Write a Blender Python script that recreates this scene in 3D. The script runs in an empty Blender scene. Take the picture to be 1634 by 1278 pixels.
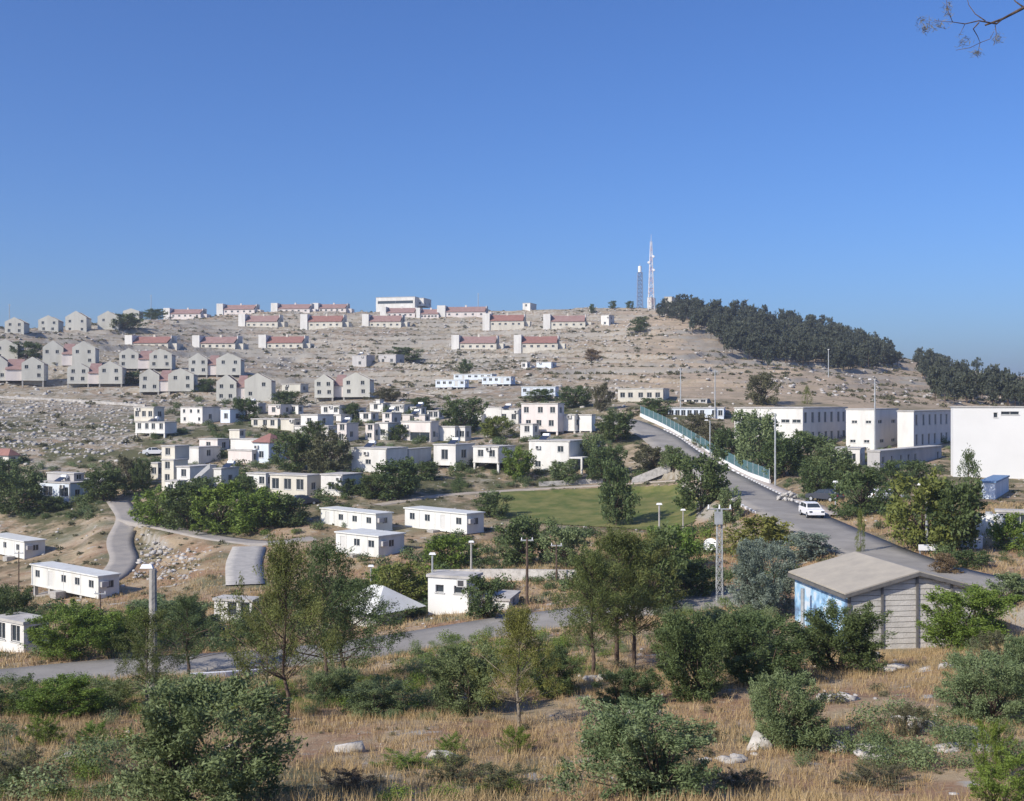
import bpy, bmesh, math, random
import numpy as np
from mathutils import Vector, Matrix
random.seed(7); np.random.seed(7)
S = bpy.context.scene
COL = S.collection
R = math.radians

# ------------------------------------------------------------------ camera, sky, sun, exposure
F = 1835.0                      # focal length in photograph pixels (1634 wide)
CX, CY = 817.0, 639.0
cd = bpy.data.cameras.new('camera'); cam = bpy.data.objects.new('camera', cd); COL.objects.link(cam)
cd.sensor_width = 36.0; cd.lens = 36.0 * F / 1634.0
cd.clip_start = 0.1; cd.clip_end = 20000
cam.location = (0, 0, 0); cam.rotation_euler = (R(90), 0, 0)
S.camera = cam
SUN_AZ = Vector((-0.77, -0.64, 0)).normalized(); SUN_EL = R(35)
w = bpy.data.worlds.new('World'); S.world = w; w.use_nodes = True
nt = w.node_tree; bg = nt.nodes['Background']
sky = nt.nodes.new('ShaderNodeTexSky'); sky.sky_type = 'NISHITA'; sky.sun_disc = False
sky.sun_elevation = SUN_EL
sky.sun_rotation = math.atan2(SUN_AZ.x, SUN_AZ.y)
sky.altitude = 900; sky.air_density = 1.0; sky.dust_density = 3.6; sky.ozone_density = 10.0
hs = nt.nodes.new('ShaderNodeHueSaturation'); hs.inputs['Saturation'].default_value = 1.06; hs.inputs['Hue'].default_value = 0.507
nt.links.new(sky.outputs[0], hs.inputs['Color']); nt.links.new(hs.outputs[0], bg.inputs[0]); bg.inputs[1].default_value = 0.138
sl = bpy.data.lights.new('sun', 'SUN'); sl.energy = 4.6; sl.angle = R(0.53); sl.color = (1.0, 0.915, 0.78)
sun = bpy.data.objects.new('sun', sl); COL.objects.link(sun)
sd = Vector((SUN_AZ.x * math.cos(SUN_EL), SUN_AZ.y * math.cos(SUN_EL), math.sin(SUN_EL)))
sun.rotation_euler = sd.to_track_quat('Z', 'Y').to_euler(); sun.location = (-60, -40, 80)
S.view_settings.view_transform = 'Standard'; S.view_settings.look = 'None'
S.view_settings.exposure = 0.2; S.view_settings.gamma = 1.0; S.view_settings.use_curve_mapping = False
S.cycles.max_bounces = 6; S.cycles.transparent_max_bounces = 12; S.cycles.volume_bounces = 0
S.cycles.use_denoising = True

# ------------------------------------------------------------------ small helpers
def tag(o, label=None, cat=None, group=None, kind=None):
    if label: o['label'] = label
    if cat: o['category'] = cat
    if group: o['group'] = group
    if kind: o['kind'] = kind
    return o
def empty(name, loc, label=None, cat=None, group=None):
    o = bpy.data.objects.new(name, None); COL.objects.link(o); o.location = loc
    o.empty_display_size = 0.3
    return tag(o, label, cat, group)
class MB:
    """collects faces in world coordinates; build() links them as one mesh object"""
    def __init__(s): s.V = []; s.F = []
    def quad(s, *p):
        n = len(s.V); s.V.extend([tuple(q) for q in p]); s.F.append(tuple(range(n, n + len(p))))
    def hexa(s, p):
        n = len(s.V); s.V.extend([tuple(q) for q in p])
        for f in ((0,3,2,1),(4,5,6,7),(0,1,5,4),(1,2,6,5),(2,3,7,6),(3,0,4,7)): s.F.append(tuple(n + i for i in f))
    def tube(s, pts, rad, sides=6, cap=True):
        pts = [Vector(p) for p in pts]; n0 = len(s.V); k = len(pts)
        if not hasattr(rad, '__len__'): rad = [rad] * k
        for i, p in enumerate(pts):
            t = (pts[min(i + 1, k - 1)] - pts[max(i - 1, 0)])
            t = t.normalized() if t.length > 1e-9 else Vector((0, 0, 1))
            a = t.orthogonal().normalized() if abs(t.z) > 0.9 else t.cross(Vector((0, 0, 1))).normalized()
            b = t.cross(a)
            for j in range(sides):
                q = 2 * math.pi * j / sides
                s.V.append(tuple(p + a * (math.cos(q) * rad[i]) + b * (math.sin(q) * rad[i])))
        for i in range(k - 1):
            for j in range(sides):
                s.F.append((n0 + i*sides + j, n0 + i*sides + (j+1) % sides, n0 + (i+1)*sides + (j+1) % sides, n0 + (i+1)*sides + j))
        if cap:
            s.F.append(tuple(n0 + j for j in range(sides))[::-1]); s.F.append(tuple(n0 + (k-1)*sides + j for j in range(sides)))
    def build(s, name, mat, parent=None, smooth=False, origin=None):
        if not s.V: return None
        off = Vector(origin) if origin is not None else (parent_world(parent) if parent else Vector((0, 0, 0)))
        me = bpy.data.meshes.new(name)
        me.from_pydata([(v[0] - off.x, v[1] - off.y, v[2] - off.z) for v in s.V], [], s.F); me.update()
        me.materials.append(mat)
        if smooth: me.polygons.foreach_set('use_smooth', [True] * len(me.polygons))
        o = bpy.data.objects.new(name, me); COL.objects.link(o)
        if parent: o.parent = parent
        elif origin is not None: o.location = off
        return o
def parent_world(o):
    v = Vector((0, 0, 0))
    while o: v = v + o.location; o = o.parent
    return v
class Fr:
    """local frame of a building: C is its near right corner, e1 runs right along the front, e2 runs inwards"""
    def __init__(s, C, a): s.C = Vector(C); s.e1 = Vector((math.cos(a), -math.sin(a), 0)); s.e2 = Vector((math.sin(a), math.cos(a), 0)); s.a = a
    def pt(s, x, y, z): return s.C + s.e1 * x + s.e2 * y + Vector((0, 0, z))
    def box(s, mb, x0, x1, y0, y1, z0, z1):
        P = s.pt; mb.hexa([P(x0,y0,z0), P(x1,y0,z0), P(x1,y1,z0), P(x0,y1,z0), P(x0,y0,z1), P(x1,y0,z1), P(x1,y1,z1), P(x0,y1,z1)])

# ------------------------------------------------------------------ materials
MATS = {}
def mat(name, col, rough=0.85, var=0.0, scale=1.0, col2=None, spec=0.3, metal=0.0, bump=0.0, bscale=None, streak=False):
    if name in MATS: return MATS[name]
    m = bpy.data.materials.new(name); m.use_nodes = True; n = m.node_tree.nodes; l = m.node_tree.links
    b = n['Principled BSDF']; b.inputs['Roughness'].default_value = rough; b.inputs['Metallic'].default_value = metal
    b.inputs['Specular IOR Level'].default_value = spec
    b.inputs['Base Color'].default_value = (*col, 1)
    geo = n.new('ShaderNodeNewGeometry'); vec = geo.outputs['Position']
    if streak:
        mp = n.new('ShaderNodeMapping'); mp.inputs['Scale'].default_value = (1, 1, 0.25); l.new(vec, mp.inputs[0]); vec = mp.outputs[0]
    if var or col2:
        c2 = col2 or tuple(max(0, c * (1 - var)) for c in col)
        t = n.new('ShaderNodeTexNoise'); t.inputs['Scale'].default_value = scale; t.inputs['Detail'].default_value = 6; t.inputs['Roughness'].default_value = 0.65
        l.new(vec, t.inputs['Vector'])
        r = n.new('ShaderNodeMapRange'); r.inputs[1].default_value = 0.38; r.inputs[2].default_value = 0.66; l.new(t.outputs[0], r.inputs[0])
        mx = n.new('ShaderNodeMix'); mx.data_type = 'RGBA'; mx.inputs[6].default_value = (*col, 1); mx.inputs[7].default_value = (*c2, 1)
        l.new(r.outputs[0], mx.inputs[0]); l.new(mx.outputs[2], b.inputs['Base Color'])
    if bump:
        t2 = n.new('ShaderNodeTexNoise'); t2.inputs['Scale'].default_value = bscale or scale * 6; t2.inputs['Detail'].default_value = 4; l.new(geo.outputs['Position'], t2.inputs['Vector'])
        bp = n.new('ShaderNodeBump'); bp.inputs['Strength'].default_value = bump; bp.inputs['Distance'].default_value = 0.1
        l.new(t2.outputs[0], bp.inputs['Height']); l.new(bp.outputs[0], b.inputs['Normal'])
    MATS[name] = m; return m
white = mat('white_plaster', (.70, .69, .655), .8, scale=.5, col2=(.57, .555, .52), streak=True)
cream = mat('cream_plaster', (.62, .59, .51), .85, scale=.5, col2=(.50, .47, .40), streak=True)
pale = mat('pale_stone_render', (.58, .57, .505), .85, scale=.4, col2=(.48, .47, .415), streak=True)
pinkish = mat('pinkish_plaster', (.70, .64, .60), .85, scale=.6, col2=(.58, .53, .50), streak=True)
bluewhite = mat('bluish_white_plaster', (.66, .72, .78), .8, scale=.6, col2=(.54, .60, .67), streak=True)
greywall = mat('grey_plaster', (.46, .45, .44), .85, scale=.6, col2=(.37, .36, .36), streak=True)
sheet = mat('white_sheet_metal', (.68, .69, .66), .5, scale=.8, col2=(.58, .58, .54), streak=True)
concrete = mat('concrete', (.42, .40, .37), .9, scale=1.2, col2=(.31, .30, .28), bump=.3)
roofgrey = mat('roof_screed', (.50, .48, .45), .9, scale=.8, col2=(.36, .35, .33))
redroof = mat('red_roof_tiles', (.30, .155, .130), .85, scale=.9, col2=(.23, .12, .10))
redroof2 = mat('weathered_red_roof', (.31, .205, .185), .85, scale=.7, col2=(.25, .155, .14))
bright_white = mat('bright_white_panels', (.74, .74, .72), .7, scale=.15, col2=(.70, .70, .68))
glass = mat('window_glass', (.035, .045, .055), .12, spec=.6)
frame_m = mat('window_frame', (.55, .55, .53), .6)
dark_m = mat('dark_paint', (.06, .06, .065), .6)
door_m = mat('door_paint', (.23, .20, .17), .6)
brown_m = mat('brown_blind', (.16, .10, .06), .7)
steel = mat('galvanised_steel', (.45, .47, .48), .55, .25, 2.0, metal=.3)
white_p = mat('white_paint', (.80, .80, .80), .5)
tank_m = mat('white_tank', (.82, .83, .83), .4)
panel_m = mat('solar_collector', (.03, .04, .07), .2, spec=.6)
asphalt = mat('asphalt', (.235, .222, .203), .92, scale=.28, col2=(.325, .305, .275), bump=.2, bscale=8)
pathm = mat('worn_grey_path', (.255, .240, .225), .95, scale=.5, col2=(.34, .31, .275), bump=.2, bscale=6)
gravel = mat('pale_gravel', (.42, .37, .31), .95, scale=.6, col2=(.32, .28, .23), bump=.3, bscale=5)
limestone = mat('limestone', (.45, .43, .395), .92, scale=1.6, col2=(.27, .255, .235), bump=.6, bscale=6)
limepale = mat('pale_limestone', (.50, .48, .45), .92, scale=1.6, col2=(.30, .285, .265), bump=.6, bscale=6)
bark = mat('bark', (.14, .10, .075), .95, scale=5, col2=(.07, .05, .04), bump=.6, bscale=18)
palebark = mat('pale_bark', (.30, .26, .20), .95, scale=5, col2=(.16, .13, .10), bump=.6, bscale=18)
teal = mat('teal_shade_net', (.10, .33, .36), .8, .25, .5)
bluep = mat('blue_paint', (.14, .25, .42), .6, .2, 1)

def leafmat(name, a, b, warm):
    m = bpy.data.materials.new(name); m.use_nodes = True; n = m.node_tree.nodes; l = m.node_tree.links
    bs = n['Principled BSDF']; bs.inputs['Roughness'].default_value = .6; bs.inputs['Specular IOR Level'].default_value = .25
    at = n.new('ShaderNodeAttribute'); at.attribute_name = 'tone'
    oi = n.new('ShaderNodeObjectInfo')
    mx = n.new('ShaderNodeMix'); mx.data_type = 'RGBA'; mx.inputs[6].default_value = (*a, 1); mx.inputs[7].default_value = (*b, 1)
    l.new(at.outputs['Fac'], mx.inputs[0])
    m2 = n.new('ShaderNodeMix'); m2.data_type = 'RGBA'; m2.inputs[7].default_value = (*warm, 1)
    mr = n.new('ShaderNodeMath'); mr.operation = 'MULTIPLY'; mr.inputs[1].default_value = .5
    l.new(oi.outputs['Random'], mr.inputs[0]); l.new(mr.outputs[0], m2.inputs[0]); l.new(mx.outputs[2], m2.inputs[6])
    l.new(m2.outputs[2], bs.inputs['Base Color'])
    tr = n.new('ShaderNodeBsdfTranslucent'); l.new(m2.outputs[2], tr.inputs[0])
    ms = n.new('ShaderNodeMixShader'); ms.inputs[0].default_value = .2
    l.new(bs.outputs[0], ms.inputs[1]); l.new(tr.outputs[0], ms.inputs[2]); l.new(ms.outputs[0], n['Material Output'].inputs[0])
    MATS[name] = m; return m
L_olive = leafmat('olive_leaves', (0.058, 0.1, 0.034), (0.255, 0.315, 0.155), (0.16, 0.19, 0.07))
L_green = leafmat('green_leaves', (0.055, 0.115, 0.022), (0.2, 0.285, 0.055), (0.17, 0.2, 0.03))
L_dark = leafmat('dark_leaves', (0.032, 0.062, 0.022), (0.145, 0.195, 0.076), (0.11, 0.135, 0.04))
L_yellow = leafmat('yellow_green_leaves', (0.075, 0.11, 0.026), (0.21, 0.235, 0.058), (0.2, 0.18, 0.045))
L_pine = leafmat('pine_needles', (0.042, 0.068, 0.018), (0.185, 0.215, 0.066), (0.17, 0.165, 0.045))
L_fpine = leafmat('far_pine_needles', (0.032, 0.05, 0.036), (0.08, 0.105, 0.068), (0.09, 0.09, 0.06))
L_silver = leafmat('silver_leaves', (0.1, 0.135, 0.1), (0.27, 0.32, 0.26), (0.17, 0.21, 0.16))
L_scrub = leafmat('scrub_leaves', (0.07, 0.08, 0.04), (0.17, 0.17, 0.09), (0.14, 0.12, 0.07))
L_brown = leafmat('dry_scrub', (.12, .085, .045), (.25, .18, .10), (.2, .14, .08))
L_grass = leafmat('dry_grass', (.30,.205,.095), (.54,.42,.235), (.44,.31,.15))
L_needle = leafmat('grey_needles', (.13, .135, .12), (.24, .24, .22), (.2, .2, .18))

# ------------------------------------------------------------------ terrain
_perm = np.random.RandomState(3).rand(256, 256)
def vnoise(x, y):
    xi = np.floor(x).astype(int); yi = np.floor(y).astype(int); fx = x - xi; fy = y - yi
    fx = fx*fx*(3-2*fx); fy = fy*fy*(3-2*fy)
    g = lambda i, j: _perm[i & 255, j & 255]
    return (g(xi,yi)*(1-fx)+g(xi+1,yi)*fx)*(1-fy) + (g(xi,yi+1)*(1-fx)+g(xi+1,yi+1)*fx)*fy
def fbm(x, y, o=4):
    s = 0; a = .5
    for i in range(o): s = s + a * (vnoise(x * 2**i + 17*i, y * 2**i + 31*i) - .5); a *= .5
    return s
# for each viewing direction (photograph column): distance in metres, photograph row of the ground there
PROF = {
 0:    [(28,1285),(45,1132),(60,1098),(69,1068),(80,1042),(104,1005),(128,962),(160,893),(185,805),(205,745),(225,700),(300,642),(310,633),(330,607),(350,586),(420,530),(440,521),(520,527)],
 220:  [(28,1283),(45,1135),(62,1086),(71,1052),(84,1020),(104,985),(122,945),(142,893),(162,835),(185,785),(205,745),(222,708),(290,650),(312,638),(332,612),(352,590),(430,548),(520,512),(560,503)],
 400:  [(28,1281),(43,1150),(64,1085),(73,1048),(90,1000),(118,932),(140,872),(160,822),(174,790),(200,740),(225,690),(312,641),(345,599),(400,577),(480,554),(545,523),(600,499),(612,493)],
 600:  [(28,1281),(45,1135),(66,1065),(78,1022),(92,985),(112,935),(132,885),(146,850),(160,815),(176,775),(196,740),(225,697),(270,655),(312,632),(390,585),(480,555),(545,522),(600,499),(612,493)],
 800:  [(28,1281),(45,1130),(60,1065),(76,1005),(88,978),(104,930),(128,872),(146,848),(158,828),(178,785),(190,757),(206,720),(225,697),(255,662),(312,612),(390,580),(475,554),(545,520),(600,498),(612,493)],
 1000: [(28,1281),(45,1120),(62,1045),(80,985),(90,958),(100,925),(120,880),(145,840),(176,785),(186,760),(205,705),(230,672),(260,641),(310,616),(390,578),(460,545),(530,514),(600,492),(620,486)],
 1100: [(28,1281),(45,1110),(62,1040),(82,968),(98,918),(118,872),(145,830),(172,790),(181,735),(188,712),(200,705),(240,662),(262,640),(300,620),(380,580),(450,540),(520,510),(590,494),(620,489)],
 1200: [(28,1280),(45,1105),(62,1040),(82,965),(95,920),(112,880),(126,830),(138,795),(150,768),(170,745),(205,715),(260,652),(300,622),(380,590),(430,577),(500,540),(560,518),(600,508),(620,507)],
 1300: [(28,1278),(45,1100),(60,1048),(72,1015),(85,945),(100,885),(112,838),(122,815),(132,800),(150,775),(200,722),(260,650),(300,622),(380,592),(430,585),(500,552),(560,532),(600,525),(640,524)],
 1450: [(28,1278),(42,1112),(58,1050),(68,1032),(78,965),(88,905),(98,868),(120,822),(160,772),(200,722),(260,657),(320,634),(400,614),(470,594),(540,577),(640,573)],
 1634: [(28,1275),(40,1130),(55,1018),(64,992),(76,950),(86,925),(100,880),(120,828),(160,774),(200,725),(260,668),(330,645),(420,626),(500,612),(700,602),(1200,599)],
}
PROF[-700] = PROF[0]; PROF[2500] = PROF[1634]
_px = sorted(PROF)
_TG = np.linspace(math.log(20.), math.log(9100.), 900); _YG = np.exp(_TG) - 100.
def _col(px):
    p = PROF[px]; last = p[-1]; zl = -(last[1]-CY)/F*last[0]
    Y = [-80, 0, 10, 20] + [d for d, _ in p] + ([last[0]+120, 1500, 9000] if last[0] < 1000 else [2500, 9000])
    Z = [2.5, -1.7, -4.4, -7.3] + [-(r-CY)/F*d for d, r in p] + ([zl-5, -25+0*zl, -60] if last[0] < 1000 else [10, -60])
    return np.interp(_YG, Y, Z)
def _smooth(a, s, axis):
    r = int(3*s)+1; k = np.exp(-.5*(np.arange(-r, r+1)/s)**2); k /= k.sum()
    pad = [(0,0),(0,0)]; pad[axis] = (r, r)
    b = np.pad(a, pad, mode='edge')
    return np.apply_along_axis(lambda v: np.convolve(v, k, 'valid'), axis, b)
_PG = np.arange(-700, 2501, 20.)
_raw = np.array([_col(p) for p in _px])
_TAB = np.array([[0.]*len(_YG)]*len(_PG))
for j in range(len(_YG)): _TAB[:, j] = np.interp(_PG, _px, _raw[:, j])
_TAB = _smooth(_smooth(_TAB, 2.2, 1), 2.2, 0)
def H0(X, Y, want_fr=False):
    X = np.asarray(X, float); Y = np.asarray(Y, float)
    p = np.clip(CX + F * X / np.maximum(Y, 24.), -699, 2499)
    t = np.clip((np.log(np.maximum(Y, -79.) + 100.) - _TG[0]) / (_TG[1]-_TG[0]), 0, len(_TG)-1.001)
    pi = (p + 700) / 20.; i = pi.astype(int); fi = pi - i; j = t.astype(int); fj = t - j
    T = _TAB
    z = (T[i,j]*(1-fi)+T[i+1,j]*fi)*(1-fj) + (T[i,j+1]*(1-fi)+T[i+1,j+1]*fi)*fj
    # natural unevenness, and the old farming terraces of the hill
    near = np.clip(1 - (Y-90)/60, 0, 1)
    z = z + fbm(X*.22, Y*.22)*.55*near + fbm(X*.05+9, Y*.05)*(.45+.8*np.clip((Y-250)/100, 0, 1))*np.clip((Y-20)/40, 0, 1)*np.clip((1000-Y)/300, 0, 1)
    far = np.clip((Y-285)/60, 0, 1) * np.clip((700-Y)/60, 0, 1)
    h = 2.5; zz = z + fbm(X*.018+5, Y*.03)*5.0; q = zz/h; fl = np.floor(q); fr = q - fl
    if want_fr: return fr
    st = np.clip((fr-.86)/.14, 0, 1); st = st*st*(3-2*st)
    z = z + far * np.clip(.75+2.2*fbm(X*.02+60, Y*.03), .35, 1.0) * ((fl+st) - q) * h
    return z
CARVE = []      # (polyline Nx3, half width)
def polydist(X, Y, P):
    best = np.full(X.shape, 1e9); zb = np.zeros(X.shape)
    for a, b in zip(P[:-1], P[1:]):
        dx, dy = b[0]-a[0], b[1]-a[1]; L = dx*dx+dy*dy + 1e-9
        t = np.clip(((X-a[0])*dx + (Y-a[1])*dy)/L, 0, 1)
        d = np.hypot(X-a[0]-t*dx, Y-a[1]-t*dy); m = d < best
        best = np.where(m, d, best); zb = np.where(m, a[2]+t*(b[2]-a[2]), zb)
    return best, zb
def HT(X, Y):
    X = np.asarray(X, float); Y = np.asarray(Y, float); sh = X.shape; X = X.ravel(); Y = Y.ravel(); z = H0(X, Y)
    ed = np.full(X.shape, 1e9); zb = np.zeros(X.shape)          # nearest road edge wins where two meet
    for P, hw in CARVE:
        x0, x1 = P[:,0].min()-12, P[:,0].max()+12; y0, y1 = P[:,1].min()-12, P[:,1].max()+12
        m = (X > x0) & (X < x1) & (Y > y0) & (Y < y1)
        if not m.any(): continue
        d, zr = polydist(X[m], Y[m], P); d = d - hw
        b = d < ed[m]; idx = np.nonzero(m)[0][b]; ed[idx] = d[b]; zb[idx] = zr[b]
    k = np.clip((ed-.5)/4.0, 0, 1); k = k*k*(3-2*k)
    return ((zb-.12)*(1-k) + z*k).reshape(sh)
_YS = np.concatenate([np.arange(16, 150, .12), np.arange(150, 700, .4), np.arange(700, 3000, 8)])
_YC = np.geomspace(18, 900, 1100)
def hit(px, py, fn=None, ys=None):
    """ground point seen at photograph pixel px, py"""
    ys = _YS if ys is None else ys; f = fn or HT
    def first(ys, f):
        X = (px-CX)/F*ys; d = f(X, ys) + (py-CY)/F*ys; return d, int(np.argmax(d >= 0))
    d, k = first(ys, fn or H0)
    if fn is None:                                   # refine round the bare-ground hit with the roads carved in
        lo = max(0, k-220) if d[k] >= 0 else 0; sub = ys[lo:k+160] if d[k] >= 0 else ys
        d, k = first(sub, HT)
        if d[k] < 0: sub = ys; d, k = first(sub, HT)
        ys = sub
    if d[k] < 0:
        if fn is H0: return None
        m = (ys > 60) & (ys < 700); k = int(np.argmax(np.where(m, d/ys, -9)))   # just above the skyline: stand on its crest
    X = (px-CX)/F*ys[k]
    return Vector((X, ys[k], float(f(np.array([X]), ys[k:k+1])[0])))
def gz(x, y): return float(HT(np.array([x]), np.array([y]))[0])
def at(px, py, Y): return Vector(((px-CX)/F*Y, Y, -(py-CY)/F*Y))

def resample(P, step):
    P = np.array(P); d = np.r_[0, np.cumsum(np.hypot(np.diff(P[:,0]), np.diff(P[:,1])))]
    n = max(2, int(d[-1]/step)+1); t = np.linspace(0, d[-1], n)
    Q = np.stack([np.interp(t, d, P[:,i]) for i in range(P.shape[1])], 1)
    if n > 6:
        for _ in range(3): Q[1:-1] = (Q[:-2] + 2*Q[1:-1] + Q[2:])/4
    return Q
def pathpts(pix, step=2.0):
    pts = [hit(*p, fn=H0) for p in pix]; return resample([tuple(p) for p in pts if p], step)
ROADS = {}
_c = at(1440, 1030, 74.)
CARVE.append((np.array([(_c.x-.3, 71., -14.95), (_c.x-1.0, 77., -14.7)]), 6.0))      # levelled pad of the timber shed
def defroad(key, pix, width, step=2.0):
    P = pathpts(pix, step); ROADS[key] = (P, width); CARVE.append((P, width/2))
defroad('lower', [(-260,1112),(-100,1092),(0,1083),(200,1062),(330,1057),(480,1046),(620,1028),(750,1005),(880,985),(1060,965),(1150,955),(1210,948)], 5.0)
defroad('main', [(930,664),(985,668),(1018,680),(1052,697),(1085,723),(1150,761),(1220,800),(1300,838),(1390,880),(1480,912),(1560,930),(1680,938),(1800,945)], 7.0)
defroad('path', [(188,800),(207,826),(200,842),(190,858),(192,874),(200,888),(195,902),(180,918),(150,936),(60,948)], 3.4)
defroad('track', [(205,828),(270,842),(350,859),(430,868),(500,858)], 3.4)
defroad('ramp', [(398,872),(388,898),(392,933)], 4.0)
defroad('lawnpath', [(600,806),(700,790),(850,780),(960,774),(1080,766)], 2.4)
defroad('hilltrack', [(-150,629),(0,633),(110,638),(235,647)], 2.6)
defroad('hillpath', [(640,625),(700,632),(790,650)], 2.2)
LAWN = [(800,786),(960,782),(1085,778),(1118,800),(1112,832),(1060,848),(985,842),(900,838),(832,834),(770,815)]
LP = np.array([tuple(hit(*p, fn=H0)) for p in LAWN])

def grid_mesh(name, Xg, Yg, Zg, m):
    r, c = Xg.shape; V = np.stack([Xg, Yg, Zg], 2).reshape(-1, 3)
    i = np.arange(r*c).reshape(r, c); Q = np.stack([i[:-1,:-1], i[:-1,1:], i[1:,1:], i[1:,:-1]], 2).reshape(-1, 4)
    return raw_mesh(name, V, Q, m, True)
def raw_mesh(name, V, Q, m, smooth=False, tone=None):
    me = bpy.data.meshes.new(name); k = Q.shape[1]
    me.vertices.add(len(V)); me.vertices.foreach_set('co', np.ascontiguousarray(V, np.float32).ravel())
    me.loops.add(Q.size); me.loops.foreach_set('vertex_index', np.ascontiguousarray(Q, np.int32).ravel())
    me.polygons.add(len(Q)); me.polygons.foreach_set('loop_start', np.arange(0, Q.size, k, dtype=np.int32))
    me.update(calc_edges=True)
    if smooth: me.polygons.foreach_set('use_smooth', np.ones(len(Q), bool))
    if tone is not None:
        at_ = me.attributes.new('tone', 'FLOAT', 'FACE'); at_.data.foreach_set('value', np.asarray(tone, np.float32))
    if m: me.materials.append(m)
    return me
def link(name, me, parent=None, loc=None):
    o = bpy.data.objects.new(name, me); COL.objects.link(o)
    if parent: o.parent = parent
    if loc is not None: o.location = loc
    return o

def ground_material():
    m = bpy.data.materials.new('dry_hillside'); m.use_nodes = True; n = m.node_tree.nodes; l = m.node_tree.links
    b = n['Principled BSDF']; b.inputs['Roughness'].default_value = .95; b.inputs['Specular IOR Level'].default_value = .1
    g = n.new('ShaderNodeNewGeometry'); pos = g.outputs['Position']
    def noise(sc, det=5, rough=.6, vec=None):
        t = n.new('ShaderNodeTexNoise'); t.inputs['Scale'].default_value = sc; t.inputs['Detail'].default_value = det; t.inputs['Roughness'].default_value = rough
        l.new(vec or pos, t.inputs['Vector']); return t.outputs[0]
    def rng(v, a, c, lo=0., hi=1.):
        r = n.new('ShaderNodeMapRange'); r.inputs[1].default_value = a; r.inputs[2].default_value = c; r.inputs[3].default_value = lo; r.inputs[4].default_value = hi; l.new(v, r.inputs[0]); return r.outputs[0]
    def mix(f, a, c):
        x = n.new('ShaderNodeMix'); x.data_type = 'RGBA'; l.new(f, x.inputs[0])
        for s, v in ((6, a), (7, c)):
            if isinstance(v, tuple): x.inputs[s].default_value = (*v, 1)
            else: l.new(v, x.inputs[s])
        return x.outputs[2]
    # foreground: straw, red-brown soil, grey-green growth
    near = mix(rng(noise(.22), .42, .58), (.40, .31, .20), (.32, .20, .125))
    near = mix(rng(noise(.12, 6), .50, .64), near, (.145, .145, .08))
    near = mix(rng(noise(3.0, 6, .7), .55, .72), near, (.46, .40, .30))
    near = mix(rng(noise(.55, 3), .62, .70), near, (.42, .40, .36))
    # hill: beige soil, grey stone, dark low scrub, pink earth
    far = mix(rng(noise(.035, 5), .42, .60), (.285, .240, .172), (.285, .215, .152))
    far = mix(rng(noise(.30, 6, .7), .46, .60), far, (.37, .35, .305))
    far = mix(rng(noise(.35, 7, .8), .52, .60), far, (.080, .075, .045))
    v = n.new('ShaderNodeTexVoronoi'); v.inputs['Scale'].default_value = .55; l.new(pos, v.inputs['Vector'])
    far = mix(rng(v.outputs['Distance'], .22, .10), far, (.46, .44, .40))
    s = n.new('ShaderNodeSeparateXYZ'); l.new(pos, s.inputs[0])
    # the right flank was bulldozed: paler, pinker bare earth
    px_ = n.new('ShaderNodeMath'); px_.operation = 'MULTIPLY_ADD'; px_.inputs[1].default_value = -.08; l.new(s.outputs[1], px_.inputs[0]); l.new(s.outputs[0], px_.inputs[2])
    wob = n.new('ShaderNodeMath'); wob.operation = 'MULTIPLY_ADD'; wob.inputs[1].default_value = 60.; l.new(noise(.02, 4), wob.inputs[0]); l.new(px_.outputs[0], wob.inputs[2])
    bare = mix(rng(noise(.12, 6, .7), .45, .6), (.39, .31, .225), (.30, .245, .175))
    bare = mix(rng(noise(.5, 6, .75), .58, .66), bare, (.16, .14, .09))
    far = mix(rng(wob.outputs[0], 15, 50), far, bare)
    col = mix(rng(s.outputs[1], 130, 230), near, far)
    # village and valley floor: weeds and garden growth
    ry = n.new('ShaderNodeMath'); ry.operation = 'MULTIPLY'; l.new(rng(s.outputs[1], 120, 170), ry.inputs[0]); l.new(rng(s.outputs[1], 290, 250), ry.inputs[1])
    rw = n.new('ShaderNodeMath'); rw.operation = 'MULTIPLY'; l.new(ry.outputs[0], rw.inputs[0]); l.new(rng(noise(.11, 6, .7), .46, .56), rw.inputs[1])
    col = mix(rw.outputs[0], col, (.105, .105, .055))
    # steep risers show bare rock
    sn = n.new('ShaderNodeSeparateXYZ'); l.new(g.outputs['Normal'], sn.inputs[0])
    col = mix(rng(sn.outputs[2], .92, .80), col, (.34, .315, .27))
    l.new(col, b.inputs['Base Color'])
    bp = n.new('ShaderNodeBump'); bp.inputs['Strength'].default_value = .6; bp.inputs['Distance'].default_value = .35
    l.new(noise(1.3, 8, .75), bp.inputs['Height']); l.new(bp.outputs[0], b.inputs['Normal'])
    return m
ground_m = ground_material()
rows = np.concatenate([np.arange(-70, 16, 4.), np.arange(16, 60, .6), np.arange(60, 130, .8), np.arange(130, 280, 1.2), np.arange(280, 640, 1.3), np.geomspace(640, 8800, 60)])
cs = np.linspace(-1, 1, 420); cs = np.sign(cs)*(np.abs(cs)*.75 + .45*np.abs(cs)**3)
Yg = np.repeat(rows[:, None], len(cs), 1); Xg = cs[None, :]*(Yg*.72 + 75)
Zg = HT(Xg.ravel(), Yg.ravel()).reshape(Xg.shape)
def inpoly(X, Y, P):
    c = np.zeros(X.shape, bool); k = len(P); j = k-1
    for i in range(k):
        xi, yi, xj, yj = P[i,0], P[i,1], P[j,0], P[j,1]
        m = ((yi > Y) != (yj > Y)) & (X < (xj-xi)*(Y-yi)/(yj-yi+1e-12)+xi); c ^= m; j = i
    return c
Zg = Zg - .09*inpoly(Xg, Yg, LP)
tag(link('ground', grid_mesh('ground', Xg, Yg, Zg, ground_m)), kind='structure')

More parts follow.
